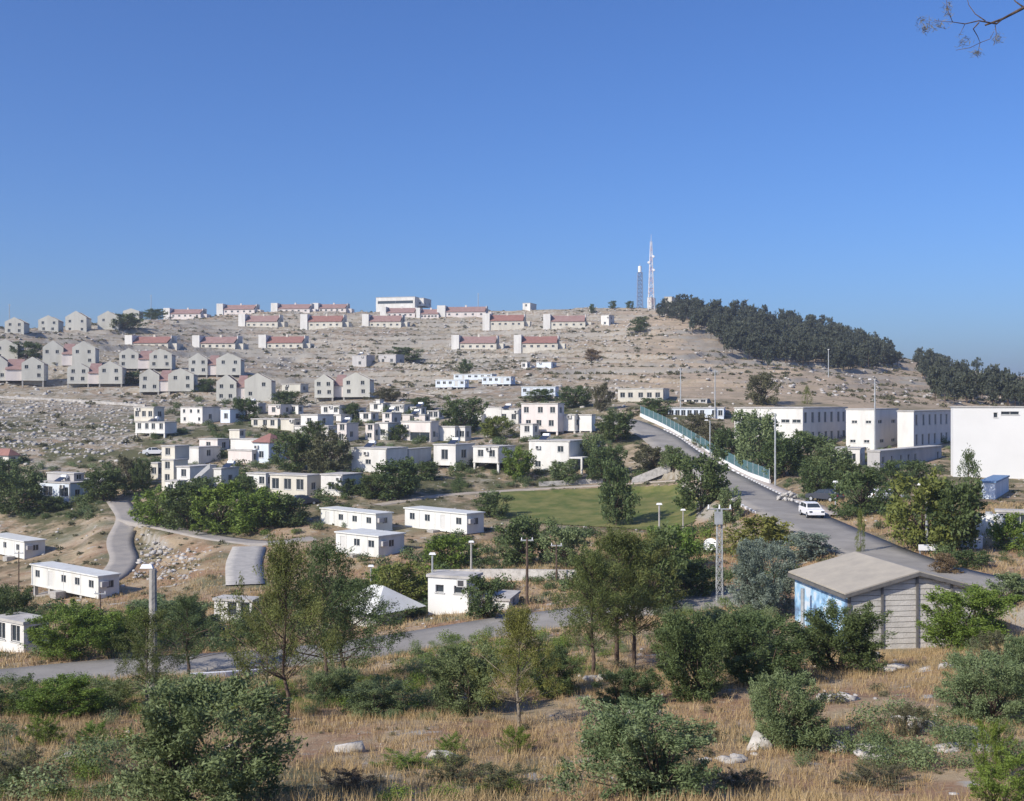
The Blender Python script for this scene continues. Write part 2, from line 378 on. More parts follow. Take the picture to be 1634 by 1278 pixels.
def road_sheet(name, key, m, cross=5, lift=.0):
    P, wd = ROADS[key]; T = np.gradient(P[:, :2], axis=0); T /= np.linalg.norm(T, axis=1)[:, None]+1e-9
    N = np.stack([-T[:,1], T[:,0]], 1); o = np.linspace(-wd/2, wd/2, cross)
    X = P[:,0][:,None]+N[:,0][:,None]*o; Y = P[:,1][:,None]+N[:,1][:,None]*o; Z = np.repeat(P[:,2][:,None], cross, 1) + lift
    X = np.c_[X[:,:1], X, X[:,-1:]]; Y = np.c_[Y[:,:1], Y, Y[:,-1:]]; Z = np.c_[Z[:,:1]-.5, Z, Z[:,-1:]-.5]
    return tag(link(name, grid_mesh(name, X, Y, Z, m)), kind='structure')
lower_road = road_sheet('road', 'lower', asphalt)
main_road = road_sheet('road', 'main', asphalt)
road_sheet('path', 'path', pathm); road_sheet('path', 'track', pathm, lift=.012); road_sheet('ramp', 'ramp', concrete, lift=.03)
road_sheet('path', 'lawnpath', gravel); road_sheet('path', 'hilltrack', gravel); road_sheet('path', 'hillpath', gravel)

lawn_m = mat('mown_lawn', (.080, .110, .024), .95, scale=.33, col2=(.20, .185, .065), bump=.4, bscale=4)
def lawn():
    x0, x1, y0, y1 = LP[:,0].min(), LP[:,0].max(), LP[:,1].min(), LP[:,1].max()
    xs = np.arange(x0, x1, .4); ys = np.arange(y0, y1, .4); X, Y = np.meshgrid(xs, ys); Z = HT(X.ravel(), Y.ravel()).reshape(X.shape)+.03
    keep = inpoly(X, Y, LP); i = np.arange(X.size).reshape(X.shape)
    q = keep[:-1,:-1]&keep[1:,:-1]&keep[:-1,1:]&keep[1:,1:]
    Q = np.stack([i[:-1,:-1][q], i[:-1,1:][q], i[1:,1:][q], i[1:,:-1][q]], 1)
    me = raw_mesh('lawn', np.stack([X, Y, Z], 2).reshape(-1, 3), Q, lawn_m, True)
    bm = bmesh.new(); bm.from_mesh(me); bmesh.ops.delete(bm, geom=[v for v in bm.verts if not v.link_faces], context='VERTS'); bm.to_mesh(me); bm.free()
    tag(link('lawn', me), kind='structure')
lawn()

# ------------------------------------------------------------------ buildings
def facade(mb, o, ux, n, W, Hh, ops, rec=.22):
    us = sorted({0., W, *[c for q in ops for c in q[:2]]}); vs = sorted({0., Hh, *[c for q in ops for c in q[2:4]]})
    up = Vector((0, 0, 1)); P = lambda u, v, d=0: o + ux*u + up*v - n*d
    for a, b in zip(us[:-1], us[1:]):
        for c, d in zip(vs[:-1], vs[1:]):
            if any(q[0] < (a+b)/2 < q[1] and q[2] < (c+d)/2 < q[3] for q in ops): continue
            mb.quad(P(a,c), P(b,c), P(b,d), P(a,d))
    for q in ops:
        a, b, c, d = q[:4]
        mb.quad(P(a,c), P(b,c), P(b,c,rec), P(a,c,rec)); mb.quad(P(a,d), P(a,d,rec), P(b,d,rec), P(b,d))
        mb.quad(P(a,c), P(a,c,rec), P(a,d,rec), P(a,d)); mb.quad(P(b,c), P(b,d), P(b,d,rec), P(b,c,rec))
def fbox(mb, o, ux, n, u0, u1, v0, v1, d0, d1):
    up = Vector((0, 0, 1)); P = lambda u, v, d: o + ux*u + up*v - n*d
    mb.hexa([P(u0,v0,d0), P(u1,v0,d0), P(u1,v0,d1), P(u0,v0,d1), P(u0,v1,d0), P(u1,v1,d0), P(u1,v1,d1), P(u0,v1,d1)])
def fit_openings(root, o, ux, n, ops, blind=None):
    for q in ops:
        a, b, c, d = q[:4]; t = .05
        m = MB()
        if len(q) > 4 and q[4] == 'void':
            continue
        if c < .25 and d - c > 1.6:
            fbox(m, o, ux, n, a, b, c, d, .12, .20); dr = m.build('door', door_m, root)
            m = MB(); fbox(m, o, ux, n, b-.2, b-.14, (c+d)/2-.1, (c+d)/2, .06, .12); m.build('door_handle', steel, dr); continue
        fbox(m, o, ux, n, a, b, c, c+t, .08, .16); fbox(m, o, ux, n, a, b, d-t, d, .08, .16)
        fbox(m, o, ux, n, a, a+t, c+t, d-t, .08, .16); fbox(m, o, ux, n, b-t, b, c+t, d-t, .08, .16)
        if b-a > .9: fbox(m, o, ux, n, (a+b)/2-t/2, (a+b)/2+t/2, c+t, d-t, .085, .155)
        fbox(m, o, ux, n, a-.08, b+.08, c-.07, c, -.07, .1)
        wn = m.build('window', frame_m, root)
        m = MB(); fbox(m, o, ux, n, a+.002, b-.002, c+.002, d-.002, .17, .215); m.build('pane', blind if (blind and random.random() < .35) else glass, wn)
def wgrid(W, Hh, nc, nr, ww=1.1, wh=1.1, sill=1.0, jit=.15, skip=0.):
    ops = []; st = Hh/nr; ww = min(ww, W/nc*.72); wh = min(wh, st*.62)
    for j in range(nr):
        for i in range(nc):
            if random.random() < skip: continue
            u = (i+.5)/nc*W + random.uniform(-jit, jit)*W/nc*.6; u = min(max(u, ww/2+.15), W-ww/2-.15)
            v = j*st + min(sill, st*.33); ops.append((u-ww/2, u+ww/2, v, v+wh))
    return ops
def block(root, C, a, wd, dp, h, m, opF=(), opR=(), base=1.2, roof=roofgrey, legs=False, blind=None, over=.12, back=True, flat=.2, mr=None):
    """a flat-roofed block; C is its near right ground corner"""
    fr = Fr(C, a); z0 = 0 if legs else -base; mb = MB(); P = fr.pt
    nf, nr = -fr.e2, fr.e1
    of, orr = P(-wd, 0, 0), P(0, 0, 0)
    facade(mb, of, fr.e1, nf, wd, h, opF)
    sb = MB() if mr else mb
    facade(sb, orr, fr.e2, nr, dp, h, opR)
    if mr: sb.build('window_wall', mr, root)
    mb.quad(P(-wd,dp,0), P(0,dp,0), P(0,dp,h), P(-wd,dp,h)); mb.quad(P(-wd,0,0), P(-wd,dp,0), P(-wd,dp,h), P(-wd,0,h))
    if legs: fr.box(mb, -wd-.06, .06, -.06, dp+.06, -.22, -.001)
    else:
        for (x0, y0, x1, y1) in ((-wd,0,0,0), (0,0,0,dp), (0,dp,-wd,dp), (-wd,dp,-wd,0)):
            mb.quad(P(x0,y0,z0), P(x1,y1,z0), P(x1,y1,0), P(x0,y0,0))
    mb.build('wall', m, root)
    rb = MB(); fr.box(rb, -wd-over, over, -over, dp+over, h, h+flat); r_ = rb.build('roof', roof, root)
    fit_openings(root, of, fr.e1, nf, opF, blind); fit_openings(root, orr, fr.e2, nr, opR, blind)
    if legs:
        xs = [-wd+.2, -.2] if wd < 7 else [-wd+.2, -wd/2, -.2]
        for x in xs:
            for y in (.2, dp-.2):
                q = P(x, y, 0); g = gz(q.x, q.y)
                if q.z - .22 - g > .1:
                    l_ = MB(); fr.box(l_, x-.17, x+.17, y-.17, y+.17, g-.6-C.z, -.225); l_.build('pillar', m, root)
    return fr
def roof_kit(root, fr, wd, dp, h, n=1):
    for i in range(n):
        x = -wd*random.uniform(.2, .8); y = dp*random.uniform(.3, .7)
        m = MB(); a = fr.pt(x-.6, y, h+.95); b = fr.pt(x+.6, y, h+.95); m.tube([a, b], .3, 10)
        fr.box(m, x-.5, x-.42, y-.05, y+.05, h+.201, h+.7); fr.box(m, x+.42, x+.5, y-.05, y+.05, h+.201, h+.7)
        t = m.build('water_heater', tank_m, root, smooth=False)
        m = MB(); P = fr.pt; m.hexa([P(x-.7,y-1.5,h+.22), P(x+.7,y-1.5,h+.22), P(x+.7,y-.4,h+.78), P(x-.7,y-.4,h+.78), P(x-.7,y-1.5,h+.3), P(x+.7,y-1.5,h+.3), P(x+.7,y-.4,h+.86), P(x-.7,y-.4,h+.86)])
        m.build('solar_panel', panel_m, root)
def solve(x0, x1, x2, C, a):
    u0, u2 = (x0-CX)/F, (x2-CX)/F
    wd = (C.x-u0*C.y)/(math.cos(a)+u0*math.sin(a)); dp = (u2*C.y-C.x)/(math.sin(a)-u2*math.cos(a))
    return wd, dp
def near_corner(x1, yb, yt, back=0.):
    C = hit(x1, yb)
    if back:
        C = at(x1, yb, C.y+back)
    h = (yb-yt)/F*C.y; return C, h
def house(label, blocks, group=None, cat='house', name='house', a=30, kit=1):
    """blocks: dicts with photograph columns x0 (left end), x1 (near corner), x2 (right end of the shaded side), rows t and b"""
    root = None; D0 = None
    for i, B in enumerate(blocks):
        x0, x1, x2, t, b = B['r']; aa = R(B.get('a', a))
        if root is None or B.get('own'):
            C = hit(x1, B.get('g', b)); C = at(x1, b, C.y + B.get('dd', 0))
        else: C = at(x1, b, D0 + B.get('dd', 0))
        if root is None:
            D0 = C.y; root = empty(name, (C.x, C.y, min(C.z, gz(C.x, C.y))), label, cat, group)
        wd, dp = solve(x0, x1, x2, C, aa); dp = min(max(dp, 1.5), B.get('maxd', 13)); wd = max(wd, .8)
        h = (b-t)/F*C.y - .2
        if h < .5: h = .5
        m = B.get('m', white)
        nf = B.get('f', (max(1, int(wd/3.2)), max(1, int(h/2.7+.3)))); nr = B.get('s', (max(1, int(dp/4.5)), max(1, int(h/2.7+.3))))
        opF = B['of'](wd, h) if 'of' in B else (wgrid(wd, h, *nf, B.get('ww', 1.1), B.get('wh', 1.15), skip=B.get('skip', .12)) if nf else [])
        opR = wgrid(dp, h, *nr, B.get('sw', 1.0), B.get('sh', 1.1), skip=B.get('sskip', .2)) if nr else []
        fr = block(root, C, aa, wd, dp, h, m, opF, opR, base=B.get('base', 2.0 if i == 0 or B.get('own') else .0), legs=B.get('legs', False), roof=B.get('roof', roofgrey), blind=B.get('blind'), mr=B.get('mr'))
        if kit and B.get('kit', i == 0) and random.random() < .33: roof_kit(root, fr, wd, dp, h, kit)
        if B.get('tiles'):
            rf = MB(); P = fr.pt; k = h+.205; r = B['tiles']; e = .35
            A = [P(-wd-e,-e,k), P(e,-e,k), P(e,dp+e,k), P(-wd-e,dp+e,k)]; rx = min(wd, dp)/2.2
            E, G = P(-wd+rx, dp/2, k+r), P(-rx, dp/2, k+r)
            rf.quad(A[0], A[1], G, E); rf.quad(A[2], A[3], E, G); rf.quad(A[1], A[2], G); rf.quad(A[3], A[0], E); rf.quad(A[3], A[2], A[1], A[0])
            rf.build('tiled_roof', redroof, root)
        if cat == 'house' and h > 2 and wd > 3 and random.random() < .75:
            k = MB(); x = -wd*random.uniform(.1, .9); x = min(max(x, -wd+.1), -1.0); z = h*random.uniform(.72, .8); fr.box(k, x, x+.85, -.34, -.002, z, z+.55); ac = k.build('air_conditioner', frame_m, root)
            k = MB(); fr.box(k, x+.12, x+.6, -.346, -.341, z+.06, z+.5); k.build('grille', dark_m, ac)
            k = MB(); fr.box(k, -.16, -.06, -.11, -.004, -.4, h-.05); k.build('drain_pipe', concrete, root)
            k = MB(); fr.box(k, .004, .2, dp*.72, dp*.72+.6, h*.25, h*.25+.8); k.build('meter_box', greywall, root)
        B['fr'] = (fr, wd, dp, h)
    return root

# ---- twin-gabled houses on the left of the hill
def gable_unit(root, C, a, wd, dp, hw, hr, m, lean=.55, legs=False, base=1.5):
    fr = Fr(C, a); P = fr.pt; mb = MB(); rx = -wd*(1-lean)
    ops = [o for o in wgrid(wd, hw, 2, 2, 1.0, 1.05, skip=.12) if o[3] < hw-.2]
    opr = wgrid(dp, hw, 2, 1, .8, .9)
    z0 = 0 if legs else -base
    facade(mb, P(-wd,0,0), fr.e1, -fr.e2, wd, hw, ops); facade(mb, P(0,0,0), fr.e2, fr.e1, dp, hw, opr)
    mb.quad(P(-wd,0,0), P(-wd,dp,0), P(-wd,dp,hw), P(-wd,0,hw)); mb.quad(P(-wd,dp,0), P(0,dp,0), P(0,dp,hw), P(-wd,dp,hw))
    mb.quad(P(-wd,0,hw), P(0,0,hw), P(rx,0,hr)); mb.quad(P(-wd,dp,hw), P(rx,dp,hr), P(0,dp,hw))
    if legs: fr.box(mb, -wd-.05, .05, -.05, dp+.05, -.25, -.001)
    else:
        for (x0, y0, x1, y1) in ((-wd,0,0,0), (0,0,0,dp), (-wd,dp,-wd,0)): mb.quad(P(x0,y0,z0), P(x1,y1,z0), P(x1,y1,0), P(x0,y0,0))
    wo = mb.build('wall', m, root)
    rf = MB(); e = .35; t = .14; hr -= .35
    for x0, zz in ((-wd-.1, hw-.45), (.1, hw-.45)):
        rf.hexa([P(x0,e,zz), P(rx,e,hr+.01), P(rx,dp-e,hr+.01), P(x0,dp-e,zz), P(x0,e,zz+t), P(rx,e,hr+t), P(rx,dp-e,hr+t), P(x0,dp-e,zz+t)])
    rf.build('tiled_roof', redroof, root)
    fit_openings(root, P(-wd,0,0), fr.e1, -fr.e2, ops); fit_openings(root, P(0,0,0), fr.e2, fr.e1, opr)
    if legs:
        for x in (-wd+.25, -.25):
            for y in (.25, dp-.4):
                q = P(x, y, 0); g = gz(q.x, q.y)
                l_ = MB(); fr.box(l_, x-.2, x+.2, y-.2, y+.2, g-.8-C.z, -.255); l_.build('pillar', concrete, root)
        l_ = MB(); fr.box(l_, -wd+.3, -.3, 2.4, 2.6, min(gz(*P(0,2.5,0).xy), gz(*P(-wd,2.5,0).xy))-.8-C.z, -.255); l_.build('undercroft_wall', concrete, root)
    return fr
def gable_house(label, units, yb, legs=True, a=9, group='twin-gabled houses on the left of the hill'):
    root = None; prev = None
    for (x0, x1, yt, b) in units:
        a = math.degrees(math.atan((x1-CX)/F)) + (7 if legs or len(units) > 1 else 12)
        g = hit(x1, b+(7 if legs else 0))
        if prev is not None: C = at(x1, b, prev[0].C.y + .6)
        else: C = at(x1, b, g.y)
        if root is None: root = empty('gabled_house', (C.x, C.y, gz(C.x, C.y)), label, 'house', group)
        wd = (x1-x0)/F*C.y/math.cos(R(a)); ht = (b-yt)/F*C.y
        fr = gable_unit(root, C, R(a), wd, 9.5, ht*.72, ht, pale, .5 if prev is None else .48, legs)
        if prev is not None:
            # the set-back link between the two gables, under a red lean-to roof
            pf, pw, ph = prev; gapw = (Vector(fr.pt(-wd,0,0)) - pf.pt(0,0,0)).length
            lk = MB(); q = Fr(fr.pt(-wd-.02, 1.0, 0), R(a)); hh = ht*.72
            if gapw > .8:
                lk = MB(); q.box(lk, -gapw+.05, 0, 0, 6.0, -.25, hh*.62); lw = lk.build('link_wall', pinkish, root)
                lk = MB(); P = q.pt; lk.hexa([P(-gapw+.06,-.3,hh*.60), P(-.01,-.3,hh*.60), P(-.01,6.1,hh*1.25), P(-gapw+.06,6.1,hh*1.25), P(-gapw+.06,-.3,hh*.60+.15), P(-.01,-.3,hh*.60+.15), P(-.01,6.1,hh*1.25+.15), P(-gapw+.06,6.1,hh*1.25+.15)]); lk.build('link_roof', redroof2, root)
        prev = (fr, wd, ht)
    return root
gl = gable_house
gl('pale twin-gabled house at the left edge of the photo, front row', [(-14,12,566,606),(38,70,569,606)], 606)
gl('pale twin-gabled house on dark undercroft, second from left in the front row', [(110,142,578,611),(160,195,576,611)], 611)
gl('pale twin-gabled house in the middle of the front row of five', [(224,254,588,624),(270,309,587,623)], 623)
gl('pale twin-gabled house above the white box house, fourth in the front row', [(346,377,597,640),(391,433,595,636)], 640, False)
gl('pale twin-gabled house standing alone at the right end of the front row', [(502,532,597,633),(547,590,594,632)], 633)
gl('single pale gabled house cut by the left edge of the photo, middle row', [(-8,28,541,574)], 574, False)
gl('pale twin-gabled house, leftmost complete pair of the middle row', [(71,101,543,583),(118,152,544,582)], 583, False)
gl('pale twin-gabled house, middle pair of the middle row', [(192,221,555,587),(240,274,556,587)], 587)
gl('pale twin-gabled house at the right end of the middle row', [(302,331,563,597),(346,384,563,597)], 597)
for lab, u in (('small gabled house, leftmost on the skyline', (10,38,506,533)), ('gabled house on the skyline, second from the left', (63,93,503,530)),
               ('gabled house on the skyline, third from the left', (106,138,496,531)), ('gabled house on the skyline, fourth from the left', (157,189,496,528)),
               ('gabled house on the skyline, rightmost, half hidden by scrub', (197,222,492,507))):
    gl('pale ' + lab, [u], u[3], False, 14, 'gabled houses on the left skyline')

# ---- long red-roofed houses on the hill
def row_house(label, x0, x1, yt, yb, m=cream, rm=redroof2, left=True):
    C = hit(x1, yb); a = R(7); root = empty('red_roofed_house', C, label, 'house', 'long red-roofed houses on the hill')
    wd = (x1-x0)/F*C.y/math.cos(a); ht = (yb-yt)/F*C.y; dp = 9.0; fr = Fr(C, a); P = fr.pt; he = ht*.42
    tw = 12/70*wd
    mb = MB(); ops = wgrid(wd-tw-.6, he, 5, 1, 1.1, .9, sill=.7)
    facade(mb, P(-wd+tw,0,0), fr.e1, -fr.e2, wd-tw, he, ops); mb.quad(P(-wd+tw,0,-2), P(0,0,-2), P(0,0,0), P(-wd+tw,0,0))
    mb.quad(P(0,0,-2), P(0,dp,-2), P(0,dp,he), P(0,dp/2,ht*.92), P(0,0,he)); mb.quad(P(-wd+tw,dp,-2), P(0,dp,-2), P(0,dp,he), P(-wd+tw,dp,he))
    mb.build('wall', m, root); fit_openings(root, P(-wd+tw,0,0), fr.e1, -fr.e2, ops)
    rf = MB(); e = .35
    for y0, y1 in ((-e, dp/2), (dp+e, dp/2)):
        rf.hexa([P(-wd+tw+.01,y0,he-.05), P(-.32,y0,he-.05), P(-.32,y1,ht*.9), P(-wd+tw+.01,y1,ht*.9), P(-wd+tw+.01,y0,he+.12), P(-.32,y0,he+.12), P(-.32,y1,ht*.9+.17), P(-wd+tw+.01,y1,ht*.9+.17)])
    r_ = rf.build('tiled_roof', rm, root)
    ch = MB(); fr.box(ch, -wd*.45, -wd*.45+.8, dp/2-.4, dp/2+.4, ht*.8, ht*1.07); ch.build('chimney', m, r_)
    tb = MB(); fr.box(tb, -wd, -wd+tw, -.5, dp-1, -2, ht); tb.build('stair_block', white, root)
    pw = MB(); fr.box(pw, -.3, 0.0, 3.2, dp-.5, he*.5, ht*.99); pw.build('end_parapet', white, root)
    ex = MB(); fr.box(ex, .002, 2.6, 2.0, dp-1, -2, he*.95); ex.build('side_extension', m, root)
rh = row_house
names5 = ['leftmost', 'second from left', 'third from left', 'fourth from left', 'rightmost']
for k, (x0, x1) in enumerate([(197,268),(305,375),(411,483),(720,792),(820,890)]):
    rh(f'long low red-roofed house, {names5[k]} of the lowest row', x0, x1, 535+(k > 2)*-1, 557, cream, [redroof, redroof2][k % 2])
names5 = ['leftmost', 'second from left', 'third from left', 'fourth from left', 'rightmost']
for k, (x0, x1) in enumerate([(379,443),(478,546),(577,640),(770,836),(867,934)]):
    rh(f'long low red-roofed house, {names5[k]} of the middle row', x0, x1, 501, 522, cream, [redroof2, redroof][k % 2])
names7 = ['leftmost', 'second from left', 'third from left', 'fourth from left', 'just below the white skyline building', 'second from right', 'rightmost']
for k, (x0, x1, t, b) in enumerate([(259,320,489,505),(344,406,484,500),(431,494,483,499),(498,552,481,496),(606,662,489,506),(664,700,491,508),(697,775,488,506)]):
    rh(f'long low red-roofed house, {names7[k]} of the top row', x0, x1, t, b, pinkish, redroof2)
house('small plain white house right of the red-roofed rows, among scrub', [dict(r=(959,972,980,502,520), m=white)], kit=0)
house('long white flat building with a strip window, highest on the skyline', [dict(r=(600,662,690,473,492), m=white, f=None, of=lambda W, h: [(1, W-1, h*.45, h*.7)], a=14, base=5), dict(r=(664,676,692,475,488), m=white, dd=4, a=14)], cat='building', name='flat_roofed_building', kit=0)
house('small pale hut on the skyline between white building and antenna masts', [dict(r=(834,846,856,483,491), m=white, a=20, f=(1,1), s=None)], cat='hut', name='hut', kit=0)
house('pale green and white equipment hut beside the antenna masts', [dict(r=(1060,1072,1084,473,486), m=cream, a=20, f=(1,1), s=None, base=4)], cat='hut', name='equipment_hut', kit=0)
house('tiny white equipment cabin at the foot of the tall mast', [dict(r=(1033,1040,1046,474,484), m=white, a=20, f=None, s=None, base=4)], cat='hut', name='equipment_hut', kit=0)

# ---- white trailers and low buildings at the foot of the hill
def trailer(label, x0, x1, x2, yt, yb, a=44, m=sheet, cat='trailer', group='white mobile homes', wins=4, foot=4, sm=None):
    D = hit(x1, yb+foot).y; C = at(x1, yb, D); a = R(a); wd, dp = solve(x0, x1, x2, C, a); dp = min(max(dp, 2.4), 5); h = (yb-yt)/F*C.y
    root = empty('mobile_home', (C.x, C.y, gz(C.x, C.y)), label, cat, group); fr = Fr(C, a); P = fr.pt
    ops = []
    dpos = random.choice([.22, .72])
    for i in range(wins):
        u = (i+.5)/wins*wd; ww = min(.95, wd/wins*.5)
        if abs(u/wd-dpos) < .5/wins: ops.append((u-.42, u+.42, .12, min(2.1, h*.84)))
        else: ops.append((u-ww/2, u+ww/2, h*.42, h*.78))
    opr = [(dp*.4, dp*.4+.8, h*.42, h*.76)]
    mb = MB(); facade(mb, P(-wd,0,0), fr.e1, -fr.e2, wd, h, ops, .12); facade(mb, P(0,0,0), fr.e2, fr.e1, dp, h, opr, .12)
    mb.quad(P(-wd,dp,0), P(0,dp,0), P(0,dp,h), P(-wd,dp,h)); mb.quad(P(-wd,0,0), P(-wd,dp,0), P(-wd,dp,h), P(-wd,0,h))
    fr.box(mb, -wd-.03, .03, -.03, dp+.03, -.16, -.001); mb.build('wall', m, root)
    rf = MB(); fr.box(rf, -wd-.15, .15, -.15, dp+.15, h, h+.14); rf.build('roof', sheet, root)
    for i in range(1, 4):
        s = MB(); x = -wd*i/4; fr.box(s, x-.03, x+.03, -.025, -.001, .02, h-.02); s.build('cover_strip', frame_m, root)
    k = MB(); fr.box(k, .004, .38, dp*.08, dp*.08+.8, h*.5, h*.5+.55); k.build('air_conditioner', greywall, root)
    k = MB(); x = -wd*random.uniform(.3, .6); fr.box(k, x, x+1.2, -1.2, -.06, -.75, -.02); k.build('door_step', concrete, root)
    # recessed panes need a shorter depth than the plaster houses
    for o_, u_, n_, OP in ((P(-wd,0,0), fr.e1, -fr.e2, ops), (P(0,0,0), fr.e2, fr.e1, opr)):
        for q in OP:
            s = MB(); t = .05
            if q[2] < .2: fbox(s, o_, u_, n_, q[0], q[1], q[2], q[3], .05, .11); s.build('door', frame_m, root); continue
            fbox(s, o_, u_, n_, q[0]-.05, q[1]+.05, q[2]-.05, q[2], -.03, .02); fbox(s, o_, u_, n_, q[0]-.05, q[1]+.05, q[3], q[3]+.05, -.03, .02)
            fbox(s, o_, u_, n_, (q[0]+q[1])/2-.02, (q[0]+q[1])/2+.02, q[2], q[3], .02, .06)
            wn = s.build('window', frame_m, root); s = MB(); fbox(s, o_, u_, n_, q[0], q[1], q[2], q[3], .07, .115); s.build('pane', glass, wn)
    for x in np.linspace(-wd+.4, -.4, 5):
        for y in (.3, dp-.3):
            q = P(x, y, 0); g = gz(q.x, q.y); s = MB(); fr.box(s, x-.2, x+.2, y-.2, y+.2, g-.4-C.z, -.17); s.build('support_block', concrete, root)
    return root
trailer('white mobile home above two others, left of the pair below the houses', 512, 600, 626, 821, 847)
trailer('white mobile home beside the lawn, right of the pair below the houses', 646, 745, 772, 821, 850)
trailer('white mobile home on open supports, nearest of the central three', 536, 604, 645, 857, 887, 40, wins=3)
trailer('long white mobile home in the dry field at lower left', 50, 157, 190, 921, 953, 40, wins=5)
trailer('white mobile home cut by the left edge of the photo', -22, 39, 72, 865, 890, 42, wins=3)
trailer('long pale blue mobile home at the hill foot, upper of the three', 724, 785, 800, 597, 605, 15, bluewhite, wins=6, group='pale mobile homes at the hill foot')
trailer('pale blue mobile home at the hill foot, right of the three', 769, 815, 822, 601, 612, 15, bluewhite, wins=5, group='pale mobile homes at the hill foot')
trailer('pale mobile home at the hill foot, lower left of the three', 695, 742, 748, 606, 617, 15, bluewhite, wins=5, group='pale mobile homes at the hill foot')
trailer('pale lavender mobile home above the dark trees and beige house', 832, 886, 892, 617, 631, 12, bluewhite, wins=5, group='pale mobile homes at the hill foot')
house('long low beige hall at the hill foot above the teal fence', [dict(r=(986,1058,1076,619,641), m=cream, a=14, f=(5,1))], cat='building', name='low_hall', kit=0)
house('long pale blue low building behind the teal fence', [dict(r=(1066,1155,1172,650,669), m=bluewhite, a=12, f=(9,1), ww=1.2)], cat='building', name='low_building', kit=0)
house('low white roofed store behind the long pale blue building', [dict(r=(1082,1128,1140,636,644), m=white, a=12, f=(4,1))], cat='building', name='store', kit=0)

# ---- the white houses of the settlement
house('bright white box house with small windows under the gabled row', [dict(r=(288,323,352,649,676), m=white, f=(3,2), ww=.7, wh=.8)])
house('white-fronted house on pillars with a beige upper storey behind', [dict(r=(216,263,282,673,690), g=699, m=white, f=(4,1), legs=True, ww=1.0), dict(r=(214,246,262,649,672), m=cream, dd=3, f=(3,1))])
house('tall cream house with stepped storeys at the left of the cluster', [dict(r=(258,277,300,733,775), g=785, m=cream, f=(1,2), base=3), dict(r=(258,279,302,711,733), m=cream, dd=1.5, f=(1,1))])
house('small white house with grey shaded side behind the tall cream one', [dict(r=(300,317,352,713,735), m=white, f=(1,1), g=744, base=3)])
house('narrow cream house at the left end of the cluster, beside dark trees', [dict(r=(240,252,262,738,765), m=cream, f=(1,1))])
st = house('white house with a diagonal outside stair above the green trees', [dict(r=(282,303,345,744,790), m=white, f=(1,2), base=2), dict(r=(264,283,298,767,793), m=white, dd=-3, f=(1,1), base=2)])
_q = at(302, 776, hit(303, 790).y-1.2); _e = at(335, 747, _q.y+.5); m_ = MB()
m_.hexa([_q, _e, _e+Vector((0,.3,0)), _q+Vector((0,.3,0)), _q+Vector((0,0,.8)), _e+Vector((0,0,.8)), _e+Vector((0,.3,.8)), _q+Vector((0,.3,.8))]); m_.build('stair_parapet', white, st)
house('narrow white-fronted house with a long blue-grey shaded side', [dict(r=(341,353,381,747,780), m=white, f=None, a=24, base=2)])
house('red-roofed house with white and pale blue blocks', [dict(r=(404,430,458,706,740), m=bluewhite, f=(1,1), tiles=1.5, base=2), dict(r=(368,411,428,700,718), m=white, dd=3, f=None, base=4), dict(r=(366,382,390,685,700), m=cream, dd=6, f=None)], kit=0)
house('white house low behind the trees, left of the wide cream one', [dict(r=(394,424,440,755,780), m=white, f=(2,1), base=2)])
house('wide cream house with tall dark windows above the tree belt', [dict(r=(431,490,513,758,793), m=cream, f=(3,1), ww=1.4, wh=1.6, base=2)])
house('white house with long grey side right of the wide cream one', [dict(r=(512,546,578,757,793), m=white, f=(1,1), base=2)])
house('pinkish white cube house under the gabled row', [dict(r=(428,448,468,645,663), m=pinkish, f=(1,1), base=2)])
house('low cream house with two windows left of the stepped white one', [dict(r=(401,443,468,668,684), m=cream, f=(3,1), base=2)])
house('white stepped house with a lower front block', [dict(r=(480,507,532,661,683), m=white, g=692, f=(1,1), base=3), dict(r=(470,524,540,679,693), m=white, dd=-3, f=(2,1), base=2)])
house('bright white house with a grey window and a small lower block', [dict(r=(512,542,566,646,663), m=white, g=670, f=(2,1), base=3), dict(r=(524,544,562,661,677), m=white, dd=-3, f=(1,1), base=2)])
house('narrow white two-storey house with a blue-grey side wall', [dict(r=(538,553,572,675,706), m=pinkish, f=(1,2), base=2)])
house('small white house with stubby turret at the top of the cluster', [dict(r=(590,611,624,643,657), m=white, f=(1,1), base=2), dict(r=(600,606,610,637,644), m=white, f=None, s=None)], kit=0)
house('small plain white house at the top right of the cluster', [dict(r=(623,645,660,645,661), m=white, f=(1,1), base=2)])
house('small white house with dark doorway at the left of the cluster top', [dict(r=(574,592,604,658,673), m=white, f=(1,1), base=2, ww=1.4, wh=1.6)])
house('narrow white house between two others in the tight cluster', [dict(r=(610,625,640,658,682), m=pinkish, f=(1,2), base=2)])
house('white two-storey house with a dark window in the tight cluster', [dict(r=(583,597,608,676,703), m=pinkish, f=(1,2), base=2)])
house('pale plain house in front of the tight cluster', [dict(r=(600,619,637,674,703), m=white, f=(1,1), base=2)])
house('small white house just left of the dark tree by the carport house', [dict(r=(682,700,708,655,670), m=white, f=(2,1), base=2)])
house('wide pale house with a shaded carport in its middle', [dict(r=(640,688,700,672,706), m=pinkish, f=None, of=lambda W, h: [(W*.3, W*.95, .3, h*.5)], base=2), dict(r=(688,726,735,680,703), m=white, dd=.6, f=(2,1), base=2), dict(r=(729,742,752,680,705), m=white, dd=.9, f=(1,1), base=2)])
house('big plain white house with a small grey window below the dark trees', [dict(r=(561,617,650,715,757), m=white, f=None, of=lambda W, h: [(W*.4, W*.4+1.1, h*.38, h*.38+.8)], base=2, s=None)])
house('house seen from its shaded grey side with a thin white edge', [dict(r=(645,653,688,716,748), m=white, f=None, a=22, base=2, s=None)])
